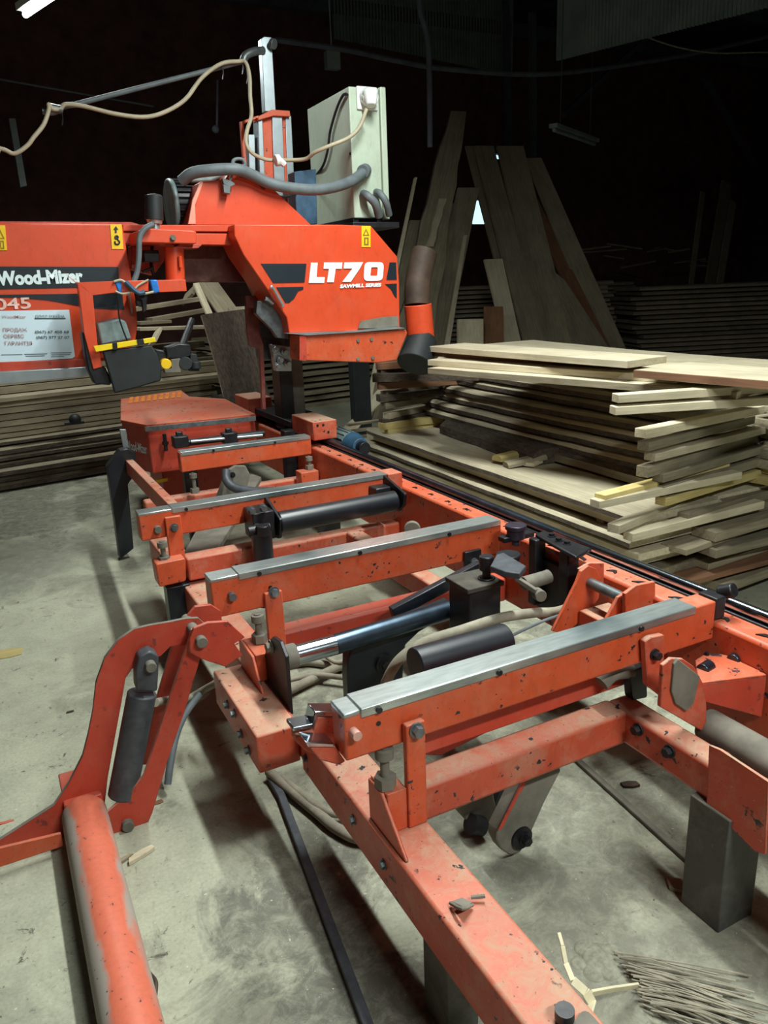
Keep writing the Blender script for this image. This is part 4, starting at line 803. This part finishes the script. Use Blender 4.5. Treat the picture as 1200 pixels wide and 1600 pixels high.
# slabs of the upper tier
B0 = P(705, 655, z=ZT); vS = (B0-A0).dot(V); uF = (B0-A0).dot(U)
C0 = P(1010, 775, z=ZT); vN = (C0-A0).dot(V)
vs_ = (vS+vN)/2
n = 8; z0 = ZT+.11; z9 = 1.06
for k in range(n):
    z = z9-(z9-z0)*k/(n-1); off = .10-.028*k+(.0, .02, -.02, .015, -.01, .02, -.01, .0)[k]
    plank('bark_slab', L(.30+.05*(k % 3), vs_+off+.47, z), L(uF-.02*(k % 4), vs_+off+.47, z+.01), .90, .046, 'wood', V, .012, 50+k, bend=-.010, mat2='bark',
          label='bark edged slab of the tall right pile, %s' % ORD[k], group='bark edged slabs of the tall right pile')
    if k < n-1:
        gap = (z9-z0)/(n-1)-.048
        for j, uu in enumerate((.55, uF*.5)):
            plank('spacer_batten', L(uu, vs_+.14, z-.0175-gap/2), L(uu+.05, vs_+.95, z-.0175-gap/2), .06, gap, 'woodb', U, label='dark spacer under the slab %s in the tall pile, %s row' % (ORD[k], ('near', 'middle')[j]), group='spacers of the tall right pile')
# slab log lying at the foot of the tall tier
plank('bark_slab', P(712, 664, z=ZT+.05), P(862, 712, z=ZT+.05), .16, .09, 'bark', V, .06, 5, label='short rough bark slab lying on the low tier before the tall pile')
plank('bark_slab', P(880, 705, z=ZT+.05), P(1035, 748, z=ZT+.05), .14, .07, 'bark', V, .06, 6, label='pale rough edging lying under the tall pile near the batten ends', mat2='woodd')
# top boards
zt2 = 1.10
def topb(pa, pb, w, t, mat, z, lab, side=1, m2=None, wany=0):
    a = P(*pa, z=z+t/2); c = P(*pb, z=z+t/2); d = (c-a).normalized(); s = Vector((-d.y, d.x, 0)); s = s if s.y > 0 else -s
    a.z = c.z = z; return plank('top_board', a+s*w/2, c+s*w/2, w, t, mat, s, wany, mat2=m2, label=lab)
topb((670, 541), (980, 564), .30, .035, 'wood', 1.180, 'clean pale board topmost on the tall right pile')
topb((672, 549), (982, 567), .31, .030, 'woodb', 1.146, 'brown edged board directly under the topmost board of the tall pile')
topb((668, 562), (1060, 588), .50, .035, 'wood', 1.112, 'wide pale board under the brown edged one on the tall pile')
topb((990, 578), (1260, 600), .42, .035, 'wood', 1.149, 'pale board with orange edge on the right of the tall pile top', m2='woodb')
topb((668, 575), (1152, 612), .45, .034, 'wood', 1.094-.018, 'thick pale board with a slanted end at the right of the tall pile', m2='woodd')
# near-end battens that jut out to the left
YB = A0.y-.03
bat = [((961, 622), (1107, 612), 'wood', .035), ((957, 641), (1127, 630), 'wood', .035), ((1000, 677), (1142, 648), 'wood', .04), ((1005, 697), (1150, 660), 'woodd', .04), ((1015, 714), (1160, 678), 'wood', .035),
       ((1003, 737), (1215, 672), 'woodd', .05), ((1028, 746), (1225, 690), 'woodd', .04), ((937, 778), (1118, 731), 'woody', .035), ((929, 787), (1030, 766), 'wood', .035), ((1028, 766), (1230, 706), 'woodd', .045),
       ((1032, 783), (1235, 722), 'woody', .04), ((958, 826), (982, 816), 'wood', .04), ((981, 838), (1085, 812), 'wood', .04)]
for i, (a, c, m, t) in enumerate(bat):
    pa = P(*a, y=YB-.02 if i >= 11 else YB); pc = P(*c, z=pa.z)
    pc = pa+(pc-pa).normalized()*max(.9, min((pc-pa).length, 1.2))
    plank('jutting_batten', pa, pc, .06, t, m, U, label='batten jutting left from the near end of the right pile, %s' % (ORD[i]), group='battens jutting from the near end of the right pile')
# dense near end: cross boards in many layers
k = 0; z = .03
while z < 1.05:
    t = rn.choice((.03, .035, .045, .05)); a = rn.uniform(-.03, .14); v0 = (.30 if z < .5 else .95)+rn.uniform(-.12, .22)
    u0 = rn.uniform(-.10, .06)+(-.05 if z < .5 else .02)
    m = rn.choice(('woodd', 'woodd', 'woodd', 'woodb' if rn.random() < .3 else 'woodd', 'woody' if z > .3 else 'woodd'))  # duller, browner wood picked to stand in for weaker light on this end
    ln = rn.uniform(1.9, 2.5)
    plank('cross_board', L(u0+.07, v0, z+t/2), L(u0+.07+a*ln, v0+ln, z+t/2), .14, t-.002, m, U, label='sawn board end layer on the near right side of the pile, %d boards up from the floor' % (k+1) if False else 'cross board on the near side of the right pile, %s' % (['lowest', 'second lowest', 'third lowest', 'fourth lowest', 'fifth lowest', 'sixth lowest', 'seventh lowest', 'eighth lowest', 'ninth lowest', 'tenth lowest', 'eleventh lowest', 'twelfth lowest', 'thirteenth lowest', 'fourteenth lowest', 'fifteenth lowest', 'sixteenth lowest', 'seventeenth lowest', 'eighteenth lowest', 'nineteenth lowest', 'twentieth lowest', 'twenty-first lowest', 'twenty-second lowest', 'twenty-third lowest', 'twenty-fourth lowest', 'twenty-fifth lowest', 'twenty-sixth lowest', 'twenty-seventh lowest', 'twenty-eighth lowest', 'twenty-ninth lowest', 'thirtieth lowest', 'thirty-first lowest', 'thirty-second lowest'][k]), group='cross boards on the near side of the right pile')
    k += 1; z += t+.001
# far-end battens poking out to the left
for i, (a, c, m, t) in enumerate([((588, 572), (690, 566), 'woodb', .05), ((592, 583), (700, 572), 'bark', .05), ((583, 590), (700, 588), 'bark', .06), ((590, 603), (700, 596), 'woodb', .05), ((600, 616), (705, 594), 'woodd', .045), ((590, 622), (700, 612), 'bark', .05), ((598, 634), (703, 618), 'woodd', .045), ((603, 650), (700, 630), 'wood', .045), ((596, 660), (703, 642), 'bark', .05), ((594, 666), (706, 652), 'woody', .05), ((603, 674), (706, 660), 'woody', .04)]):
    yy = A1.y-.25; pa = P(*a, y=yy); pc = P(*c, z=pa.z)
    if abs(pc.y-pa.y) > .8: pc = pa+(pc-pa)*(.8/abs(pc.y-pa.y))
    pc = pa+(pc-pa).normalized()*max((pc-pa).length, 1.0)
    plank('far_batten', pa, pc, .07, t, m, U, label='batten poking left at the far end of the right pile, %s' % ORD[i], group='battens at the far end of the right pile')
# loose broken sticks on the lit board
for i, (a, c, t, m, lab) in enumerate([((776, 716), (905, 686), .035, 'woody', 'longer broken stick on the lit low board'), ((826, 726), (905, 688), .022, 'wood', 'thin splintered stick crossing beside the longer broken stick'), ((790, 726), (850, 712), .03, 'woodd', 'short dull stick under the longer broken stick')]):
    pa = P(*a, z=ZT+.02+.02*(i == 0)); pc = P(*c, z=ZT+.05); plank('broken_stick', pa, pc, .045, t, m, U, .08, 9+i, label=lab, cat='stick')
# ---------------------------------------------------------------- left pile behind the machine
D = Vector((.985, .175, 0)); N = Vector((-.175, .985, 0)); Q0 = Vector((-.04, 7.15, 0))
def LL(u, v, z): return Q0+D*u+N*v+Vector((0, 0, z))
for r in range(3):
    z = .02; k = 0
    while z < (.94, 1.0, 1.08)[r]-.03:
        t = rn.choice((.045, .055, .05, .065)); low = z < .42
        wn = low or rn.random() < .25
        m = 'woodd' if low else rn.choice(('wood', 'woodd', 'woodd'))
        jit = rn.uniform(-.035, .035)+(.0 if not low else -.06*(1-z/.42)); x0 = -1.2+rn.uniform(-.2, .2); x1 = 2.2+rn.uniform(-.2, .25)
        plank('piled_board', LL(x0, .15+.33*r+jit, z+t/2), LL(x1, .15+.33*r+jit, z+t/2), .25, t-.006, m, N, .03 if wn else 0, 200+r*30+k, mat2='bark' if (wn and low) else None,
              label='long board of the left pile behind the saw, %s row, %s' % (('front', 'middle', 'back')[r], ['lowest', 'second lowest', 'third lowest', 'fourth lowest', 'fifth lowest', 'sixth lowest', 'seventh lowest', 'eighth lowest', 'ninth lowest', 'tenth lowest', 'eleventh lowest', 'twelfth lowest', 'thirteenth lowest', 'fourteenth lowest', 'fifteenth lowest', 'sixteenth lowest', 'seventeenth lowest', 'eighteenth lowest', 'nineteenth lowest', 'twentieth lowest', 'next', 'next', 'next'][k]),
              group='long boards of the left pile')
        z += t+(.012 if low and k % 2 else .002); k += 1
def loose(a, c, w, t, m, lab, ya, yc, wd=(0, 1, 0), wany=0, mat2=None):
    plank('loose_board', P(*a, y=ya), P(*c, y=yc), w, t, m, wd, wany, mat2=mat2, label=lab)
loose((205, 484), (318, 466), .22, .04, 'woodd', 'grey board lying across the top of the left pile, highest one', 7.9, 8.0)
loose((232, 500), (322, 484), .20, .04, 'woodd', 'short grey board below the highest one on the left pile', 7.8, 7.9)
loose((214, 505), (263, 502), .18, .03, 'woodd', 'short flat board behind the yellow scale on the left pile', 7.7, 7.75)
loose((215, 514), (320, 511), .18, .03, 'wood', 'narrow pale board on top of the left pile', 7.6, 7.65)
loose((238, 537), (248, 516), .10, .03, 'wood', 'short offcut standing against the top of the left pile', 7.35, 7.5)
loose((293, 468), (300, 452), .22, .03, 'woodd', 'square offcut standing behind the left pile', 8.1, 8.2)
loose((372, 592), (306, 444), .06, .04, 'wood', 'long thin pale stick leaning over the left pile', 7.2, 8.0, (1, 0, 0))
loose((408, 560), (322, 440), .22, .03, 'woodd', 'wide grey board leaning behind the thin stick', 7.5, 8.3, (1, 0, 0))
loose((376, 480), (398, 560), .25, .03, 'woodd', 'short board leaning beside the mast behind the bark slab', 7.4, 7.1, (1, 0, 0))
plank('leaning_slab', P(392, 640, y=6.75), P(352, 488, y=7.05), .36, .05, 'bark', (1, 0, 0), .05, 77, mat2='woodd', label='dark bark covered slab leaning on the left pile beside the mast')
c_ = MB(); p = P(118, 660, y=7.1); c_.sphere(p+Vector((0, 0, .03)), .05, (1, 1, .9)); c_.cyl(p+Vector((-.09, 0, 0)), p+Vector((.07, 0, .0)), .018, 10); tag(c_.build('work_cap', M['rubber']), 'small black cap lying on a ledge of the left pile', 'cap')
# ---------------------------------------------------------------- boards leaning at the back
def lean(T1, T2, B1, B2, yt, yb, mat, lab, t=.035, wany=0, mat2=None, name='leaning_board', floor=0.0):
    """a board standing on the floor, its four edges found from the photo at depths yt (top) and yb (foot)"""
    a, b_ = P(*T1, y=yt), P(*T2, y=yt); c, d = P(*B1, y=yb), P(*B2, y=yb)
    c = c+(c-a)*((c.z-floor)/(a.z-c.z)); d = d+(d-b_)*((d.z-floor)/(b_.z-d.z))
    p0 = (c+d)/2; ax = ((a+b_)/2-p0).normalized(); wd = Vector((1, 0, 0)); wd = (wd-wd.dot(ax)*ax).normalized(); nz = ax.cross(wd)
    loc = [((q-p0).dot(ax), (q-p0).dot(wd)) for q in (c, d, b_, a)]; rnd = random.Random(int(T1[0]*7+T1[1]))
    def edge(p, q, n):
        o = []; e = 0
        for i in range(n+1):
            s_ = i/n; e = .6*e+(rnd.uniform(-1, 1)*wany*.35 if wany and 0 < i < n else 0); o.append((p[0]+(q[0]-p[0])*s_, p[1]+(q[1]-p[1])*s_+e))
        return o
    n = 16 if wany else 1; L_ = edge(loc[0], loc[3], n); R_ = edge(loc[1], loc[2], n); vs = []; fs = []; mi = []
    for (x0, y0), (x1, y1) in zip(L_, R_): vs += [(x0, y0, -t/2), (x1, y1, -t/2), (x1, y1, t/2), (x0, y0, t/2)]
    for i in range(n):
        o = i*4
        for k in range(4): fs.append((o+k, o+(k+1) % 4, o+4+(k+1) % 4, o+4+k)); mi.append(1 if (k in (1, 3) and mat2) else 0)
    fs += [(3, 2, 1, 0), (n*4, n*4+1, n*4+2, n*4+3)]; mi += [0, 0]
    me = bpy.data.meshes.new(name); me.from_pydata(vs, [], fs); me.materials.append(M[mat])
    if mat2: me.materials.append(M[mat2])
    for pl, m_ in zip(me.polygons, mi): pl.material_index = m_
    bm = bmesh.new(); bm.from_mesh(me); bmesh.ops.recalc_face_normals(bm, faces=bm.faces); bm.to_mesh(me); bm.free()
    ob = bpy.data.objects.new(name, me); COL.objects.link(ob)
    ob.matrix_world = Matrix(((ax.x, wd.x, nz.x, p0.x), (ax.y, wd.y, nz.y, p0.y), (ax.z, wd.z, nz.z, p0.z), (0, 0, 0, 1)))
    return tag(ob, lab, 'board')
lean((702, 174), (726, 175), (612, 530), (672, 530), 9.3, 8.5, 'woodd', 'tall bark edged slab leaning highest at the left of the leaning boards', .05, .10, 'bark')
lean((718, 200), (724, 200), (700, 262), (708, 262), 9.27, 9.1, 'wood', 'splintered strip hanging along the tall bark edged slab', .02, .05, None, 'wood_strip', 2.0)
lean((715, 294), (748, 294), (664, 530), (700, 530), 9.7, 9.0, 'woodd', 'dull board leaning right of the tall bark edged slab')
lean((697, 325), (712, 315), (672, 520), (688, 520), 9.6, 8.9, 'woodd', 'narrow dark board between the tall slab and the dull board', wany=.06)
lean((724, 365), (731, 360), (697, 520), (705, 520), 9.5, 8.8, 'wood', 'narrow strip leaning left of the gap under the leaning boards')
lean((640, 345), (662, 345), (612, 470), (640, 470), 9.5, 9.1, 'woodd', 'short board leaning behind the saw head')
lean((647, 278), (651, 278), (622, 395), (627, 395), 9.2, 8.9, 'wood', 'thin stick standing left of the tall bark edged slab', name='stick')
lean((727, 229), (744, 229), (804, 530), (824, 530), 9.9, 9.1, 'woodd', 'narrow edge board at the left of the right-leaning group')
lean((741, 229), (770, 229), (817, 530), (849, 531), 9.8, 8.95, 'wood' if False else 'woodd', 'wide dark board second from left in the right-leaning group', t=.045)
lean((776, 229), (817, 229), (846, 532), (894, 535), 10.0, 9.15, 'woodd', 'widest leaning board in the middle of the right-leaning group')
lean((820, 248), (845, 247), (938, 540), (976, 545), 10.1, 9.3, 'woodd', 'rightmost leaning board of the right-leaning group')
lean((812, 290), (832, 300), (925, 538), (950, 538), 10.05, 9.25, 'woodb', 'brownish board showing behind the rightmost leaning board')
lean((860, 418), (880, 440), (894, 535), (945, 537), 9.4, 9.1, 'woodd', 'short board leaning in front of the rightmost group')
lean((756, 406), (784, 405), (786, 527), (811, 527), 9.3, 8.95, 'wood', 'short pale board leaning in the gap between both groups')
lean((757, 479), (785, 479), (757, 526), (786, 526), 8.9, 8.85, 'woodb', 'short brown board standing before the gap')
lean((715, 499), (754, 499), (715, 523), (754, 523), 8.8, 8.75, 'wood', 'small pale board standing at the left of the gap')
lean((640, 558), (664, 556), (562, 640), (590, 640), 7.9, 7.2, 'wood', 'pale board leaning under the saw head beside the black post', wany=.05)
def stack(name, c, ang, ln, w, n_, t, lab, grp, mats=('woodd',), jl=.15, step=.06):
    a = R(ang); d = Vector((math.cos(a), math.sin(a), 0)); s = Vector((-d.y, d.x, 0)); r_ = random.Random(int(c[0]*10))
    for k in range(n_):
        z = t/2+k*step; j = r_.uniform(-jl, jl); q = Vector((c[0], c[1], z))+s*r_.uniform(-.04, .04)
        plank(name, q-d*(ln/2+j), q+d*(ln/2-j), w, t, r_.choice(mats), s, .02, k, label='%s, %s' % (lab, ORD[n_-1-k] if n_-1-k < 20 else 'low down'), group=grp)
stack('stacked_slab', (8.6, 11.4), -12, 3.2, .9, 20, .05, 'slab of the dim stack behind the leaning boards', 'slabs of the dim stack in the gap', step=.075)
stack('stacked_slab', (12.6, 10.6), -20, 3.6, 1.1, 16, .06, 'slab of the dark stack at the far right', 'slabs of the dark stack at the far right', step=.085)
stack('stacked_slab', (10.6, 13.0), -15, 3.2, 1.0, 18, .06, 'slab of the farther dark stack right of the leaning boards', 'slabs of the farther dark stack', step=.08)
stack('stacked_slab', (3.9, 10.2), 8, 2.6, .8, 12, .05, 'slab of the dark stack seen under the saw head', 'slabs of the dark stack under the saw head', step=.085)
for i, (a, b_, y) in enumerate((((1080, 440), (1098, 300), 12.2), ((1112, 425), (1135, 285), 12.4), ((1128, 420), (1145, 315), 12.3))):
    pb = P(*a, y=y-.3); pt_ = P(*b_, y=y); d_ = pb-pt_; pb = pb+d_*((pb.z)/(-d_.z)) if d_.z < 0 else pb
    plank('standing_board', pb, pt_, (.12, .28, .18)[i], .04, 'woodd', (1, 0, 0), label=('narrow dim board standing left of two wider ones in the dark at right', 'tallest dim board standing in the dark at right', 'dim board standing rightmost in the dark')[i])
# ---------------------------------------------------------------- things on the floor
def ribbon(name, pts, w, t, mat, lab, cat, wd=(0, 0, 1)):
    b = MB()
    for a, c in zip(pts, pts[1:]): b.bar(a, c, w, t, wd)
    return tag(b.build(name, M[mat], None, .001), lab, cat)
b = MB(); pts = [P(873, 1458, z=.12), P(880, 1485, z=.10), P(886, 1515, z=.06), P(905, 1540, z=.04), P(925, 1556, z=.40), ]
M['paper'] = plain('cream paper', srgb(206, 198, 168), .8, 0, .1, 20, .1)
st_ = MB(); a = [P(873, 1457, y=1.02), P(879, 1478, y=1.0), P(884, 1505, y=.98), P(895, 1532, y=.95), P(915, 1550, y=.93), P(925, 1566, y=.92), P(915, 1600, y=.86)]
for p, q, w in zip(a, a[1:], (.008, .010, .012, .018, .02, .02)): st_.bar(p, q, .004, w, (1, 0, .2))
c1 = [P(922, 1552, y=.93), P(960, 1545, y=.96), P(995, 1540, y=.98)]
for p, q in zip(c1, c1[1:]): st_.bar(p, q, .006, .016, (0, -.3, 1))
tag(st_.build('paper_strap', M['paper'], None, .001), 'torn pale paper strap hooked over the near end of the frame tube', 'strap')
rb = random.Random(3); s_ = MB()
for i in range(70):
    q = rb.random(); a = P(958+50*q+rb.uniform(0, 25), 1486+95*q, z=.01+rb.uniform(0, .02)); e = P(1120+rb.uniform(0, 110), 1535+85*q+rb.uniform(-12, 22), z=.008+rb.uniform(0, .012))
    e = a+(e-a)*rb.uniform(.55, 1.0); m_ = (a+e)/2+Vector((rb.uniform(-.008, .008), rb.uniform(-.008, .008), .006))
    s_.tube([a, m_, e], .0022, 5, sub=2)
o = tag(s_.build('brush_bristles', M['hose']), 'fan of dry grey bristles or straw on the floor at the lower right', 'bristles'); o['kind'] = 'stuff'
def chip(name, px, py, w, d, ang, mat, lab, cat='offcut', h=.01, z=0):
    p = P(px, py, z=z); a = R(ang); c, s = math.cos(a), math.sin(a); rr = random.Random(px)
    pts = [(w*x*rr.uniform(.8, 1.1), d*y*rr.uniform(.8, 1.1)) for x, y in ((-.5, -.4), (.1, -.5), (.5, -.3), (.45, .4), (-.1, .5), (-.5, .35))]
    return tag(MB().prism([(p.x+x*c-y*s, p.y+x*s+y*c, h) for x, y in pts], (0, 0, -h+.001)).build(name, M[mat], None, .001), lab, cat)
chip('wood_chip', 222, 1338, .09, .025, 20, 'wood', 'pale wood offcut on the floor below the loader foot', h=.014)
chip('wood_chip', 190, 1348, .08, .015, 25, 'woodd', 'thin splinter lying next to the loader pipe')
chip('cardboard_piece', 12, 1022, .16, .11, -10, 'woody', 'flat brownish cardboard scrap at the left edge of the floor', 'scrap', .004)
chip('oily_rag', 1062, 1386, .07, .05, -40, 'woodd', 'crumpled pale and rusty scrap on the floor beside the right leg', 'scrap', .012)
chip('dark_scrap', 985, 1228, .06, .03, -25, 'brown', 'small dark reddish scrap on the floor inside the frame', 'scrap', .010)
chip('dark_bit', 110, 1113, .03, .012, 0, 'bark', 'tiny dark bark bit on the open floor left of the log loader', 'bark bit', .006)
chip('bark_bit', 248, 1254, .03, .02, 0, 'woodb', 'pinkish paint flake on the floor behind the loader foot', 'flake', .004)
b = MB()
for px, py, r_ in ((935, 1495, .045), (915, 1482, .03), (950, 1515, .035), (930, 1520, .03), (955, 1488, .028), (905, 1505, .022)): b.sphere(P(px, py, z=0), r_, (1, .9, .22), 16, 8)
tag(b.build('sawdust_mound', plain('grey sawdust', srgb(132, 132, 116), 1, 0, .3, 60, 1)), 'low grey mound of sawdust beside the strap on the floor', 'sawdust')
plank('wood_scrap', P(652, 834, z=.455), P(745, 812, z=.475), .05, .02, 'woodb', U, .06, 31, label='splintered wood scrap caught on the frame behind the second bunk', cat='scrap')
b = MB(); p = P(238, 1540, z=.01); b.tube([p+Vector((0, -.03, 0)), p+Vector((.008, 0, .006)), p+Vector((0, .04, 0))], .006, 8); tag(b.build('metal_clip', M['brown']), 'small curved rusty clip on the floor right of the loader pipe', 'clip')
b = MB(); b.bar(P(885, 1172, z=.008), P(1102, 1368, z=.008), .022, .014); tag(b.build('buried_strip', M['dustgrey'], None, .003), 'dust covered strip running along the floor inside the frame', 'strip')
for i in range(12): # scrap heaped on the farthest stack
    px = 925+i*17; py = 392+rb.uniform(-14, 26); p = P(px, py, y=12.6+rb.uniform(-.3, .3)); ang = rb.uniform(-.5, .4); d_ = Vector((math.cos(ang), -.3, math.sin(ang)*.35))*rb.uniform(.2, .5)
    p.z = max(p.z, 1.46)
    plank('scrap_stick', p-d_, p+d_, .06, .03, 'woodd', (0, 1, .2), label='dim scrap stick heaped on the farther dark stack at the right', group='scrap sticks on the farther dark stack', cat='stick')
# ================================================================ room
def wall(name, x0, x1, y0, y1, z0, z1, mat): return struct(MB().box(x0, x1, y0, y1, z0, z1).build(name, M[mat], smooth=False))
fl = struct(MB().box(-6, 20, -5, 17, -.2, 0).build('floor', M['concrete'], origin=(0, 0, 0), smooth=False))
HC = 7.2; YW = 16.0
# back wall with two small openings to the daylight
h1 = [P(738, 312, y=YW), P(770, 350, y=YW)]; h2 = [P(774, 240, y=YW), P(788, 249, y=YW)]
xs = [-6, h1[0].x, h1[1].x, h2[0].x, h2[1].x, 20]
bw = MB()
xa, xb, za, zb = h1[0].x, h1[1].x, h1[1].z, h1[0].z; xc, xd, zc, zd = h2[0].x, h2[1].x, h2[1].z, h2[0].z
if xc < xb: xc = xb+.01
bw.box(-6, xa, YW, YW+.2, 0, HC); bw.box(xa, xb, YW, YW+.2, 0, za); bw.box(xa, xb, YW, YW+.2, zb, HC)
bw.box(xb, xc, YW, YW+.2, 0, HC); bw.box(xc, xd, YW, YW+.2, 0, zc); bw.box(xc, xd, YW, YW+.2, zd, HC); bw.box(xd, 20, YW, YW+.2, 0, HC)
struct(bw.build('wall_back', M['brick'], smooth=False))
wall('wall_left', -6.2, -6, -5, YW, 0, HC, 'brick'); wall('wall_right', 20, 20.2, -5, YW, 0, HC, 'darkwall'); wall('wall_front', -6, 20, -5.2, -5, 0, HC, 'darkwall')
wall('ceiling', -6.2, 20.2, -5.2, YW+.2, HC, HC+.2, 'roof')
# corrugated sheet hanging under the roof at the right
def corr(a, c, ztop, name, lab):
    b = MB(); n_ = 60; d = (c-a); pts = []; nn = Vector((-d.y, d.x, 0)).normalized()
    for i in range(n_*2+1):
        pts.append(a+d*(i/(n_*2))+nn*(.02 if (i//1) % 2 else -.02))
    v = [Vector((p.x, p.y, p.z)) for p in pts]+[Vector((p.x, p.y, ztop)) for p in pts]; m_ = len(pts)
    b.add(v, [(i, i+1, m_+i+1, m_+i) for i in range(m_-1)]); v2 = [q+nn*.012 for q in v]; b.add(v2, [(i+1, i, m_+i, m_+i+1) for i in range(m_-1)])
    return tag(b.build(name, M['corr'], smooth=False), lab, 'sheet')
corr(P(870, 95, z=4.3), P(1230, 4, z=4.3), HC-.05, 'corrugated_sheet', 'grey corrugated sheet hanging under the roof at the upper right')
corr(P(520, 60, y=14.5), P(800, 118, y=14.5), HC-.05, 'corrugated_sheet', 'dark corrugated sheet on the far wall above the cabinet')
# roof timbers and hangers
for i, y in enumerate((6.5, 12.0, 14.5)):
    tag(MB().box(-6, 20, y, y+.16, HC-.9, HC-.65).build('roof_beam', M['beamd']), 'dark horizontal roof beam %s the saw' % ('nearest above', 'second beyond', 'farthest beyond')[i], 'beam')
for i, (a, c, y) in enumerate((((790, 0), (795, 235), 13.0), ((832, 20), (833, 245), 12.0), ((1010, 60), (880, 180), 13.2), ((1100, 120), (1180, 260), 13.4))):
    tag(MB().bar(P(*a, y=y), P(*c, y=y), .10, .10, (0, 1, 0)).build('roof_brace', M['beamd']), ('dark vertical post above the leaning boards', 'dark thin post right of the leaning boards', 'dark sloping brace left under the corrugated sheet', 'dark sloping brace at the far right')[i], 'brace')
tag(MB().tube([P(655, -5, y=8), P(657, 20, y=8), P(668, 60, y=8), P(671, 120, y=8), P(672, 230, y=8)], .03, 10).build('hanging_hose', M['beamd']), 'dark hose hanging from the roof right of the cabinet', 'hose')
tag(MB().tube([P(430, 62, y=9), P(540, 78, y=9), P(620, 95, y=9), P(700, 108, y=9), P(850, 116, y=9), P(1000, 98, y=9), P(1100, 80, y=9), P(1230, 50, y=9)], .03, 8).build('overhead_cable', M['beamd']), 'thick dark cable sagging across the top of the hall', 'cable')
tag(MB().tube([P(1010, 58, y=8), P(1060, 74, y=8), P(1120, 83, y=8), P(1200, 82, y=8), P(1230, 90, y=8)], .010, 8).build('overhead_cable', M['hose']), 'thin pale cable drooping at the upper right', 'cable')
tag(MB().tube([P(-20, 120, y=10), P(120, 145, y=10), P(240, 166, y=10)], .012, 8).build('overhead_cable', M['conduit']), 'thin grey cable crossing the dark behind the boom', 'cable')
b = MB(); b.tube([P(340, 125, y=9), P(339, 200, y=9)], .012, 8); p = P(337, 202, y=9); b.sphere(p, .04); tag(b.build('hanging_bulb', M['beamd']), 'dark bulb holder hanging between boom and mast', 'bulb')
p = P(519, 95, y=10); jb = MB().box(p.x-.09, p.x+.09, 9.95, 10.05, p.z-.1, p.z+.1); jb.cyl((p.x, 10, p.z), (p.x, 10, HC), .01, 8); tag(jb.build('junction_box', M['corr'], None, 0), 'small grey junction box in the dark above the cabinet', 'box')
tag(MB().prism([P(a_, b_, y=11) for a_, b_ in ((14, 185), (24, 185), (42, 290), (32, 292))], (0, .1, 0)).build('wall_post', M['corr']), 'grey post edge in the dark at the left wall', 'post')
tag(MB().prism([P(a_, b_, y=7.4) for a_, b_ in ((554, 560), (582, 560), (582, 700), (554, 700))], (0, .08, 0)).build('black_post', M['grease']), 'black post standing under the right wheel housing', 'post') if False else None
b = MB(); p = P(566, 600, y=7.0); b.box(p.x-.09, p.x+.09, 7.0, 7.12, 0, 1.35); tag(b.build('black_post', M['rubber'], None, .004), 'black upright post seen under the right wheel housing', 'post')
# lamps
def fixture(c, d, on, lab, ln=1.25, power=0, size=.16, col=(.94, 1.0, .95), drop=True):
    c = Vector(c); d = Vector(d).normalized(); t = thing('tube_lamp', c, lab, 'lamp', None)
    MB().bar(c-d*ln/2+Vector((0, 0, .05)), c+d*ln/2+Vector((0, 0, .05)), .12, .05).build('housing', M['white'] if on else M['corr'], t, .004)
    for s_ in (-.35, .35): MB().cyl(c+d*ln*s_+Vector((0, 0, .07)), c+d*ln*s_+Vector((0, 0, HC-c.z)), .006, 8).build('hanger', M['beamd'], t)
    MB().cyl(c-d*ln*.48, c+d*ln*.48, .024, 16).build('tube', M['lamp_on'] if on else M['corr'], t)
    if power:
        ld_ = bpy.data.lights.new('tube_light', 'AREA'); ld_.shape = 'RECTANGLE'; ld_.size = ln; ld_.size_y = size; ld_.energy = power; ld_.color = col
        lo = bpy.data.objects.new('tube_light', ld_); COL.objects.link(lo); lo.location = c-Vector((0, 0, .04))
        side = d.cross(Vector((0, 0, 1))).normalized(); up_ = Vector((0, 0, 1))
        lo.matrix_world = Matrix(((d.x, side.x, up_.x, c.x), (d.y, side.y, up_.y, c.y), (d.z, side.z, up_.z, c.z-.04), (0, 0, 0, 1)))
    return t
za = 3.7; a = P(38, 24, z=za); e = P(118, -30, z=za); dd = (e-a); dd.z = 0
fixture(a+dd.normalized()*.62, dd, True, 'lit fluorescent tube lamp at the upper left corner', power=60, drop=True)
fixture((1.9, 2.3, 3.7), (.06, 1, 0), True, 'lit fluorescent tube lamp overhead above the bed', ln=2.4, power=195, size=.12)
fixture((1.2, -1.2, 3.2), (1, 0, 0), True, 'lit fluorescent tube lamp behind the viewpoint', power=130)
u1 = P(848, 197, z=3.4); u2 = P(942, 230, z=3.4)
fixture((u1+u2)/2, u2-u1, False, 'unlit tube lamp hanging in the dark right of the leaning boards', ln=min(1.6, (u2-u1).length))
w = bpy.data.worlds.new('daylight'); S.world = w; w.use_nodes = True
bg = w.node_tree.nodes['Background']; bg.inputs['Color'].default_value = (.45, .78, 1, 1); bg.inputs['Strength'].default_value = 1.6
w.cycles.sampling_method = 'NONE'
S.view_settings.view_transform = 'Standard'; S.view_settings.look = 'None'; S.view_settings.exposure = .12; S.view_settings.gamma = 1; S.view_settings.use_curve_mapping = False
S.cycles.max_bounces = 5; S.cycles.diffuse_bounces = 3; S.cycles.glossy_bounces = 3
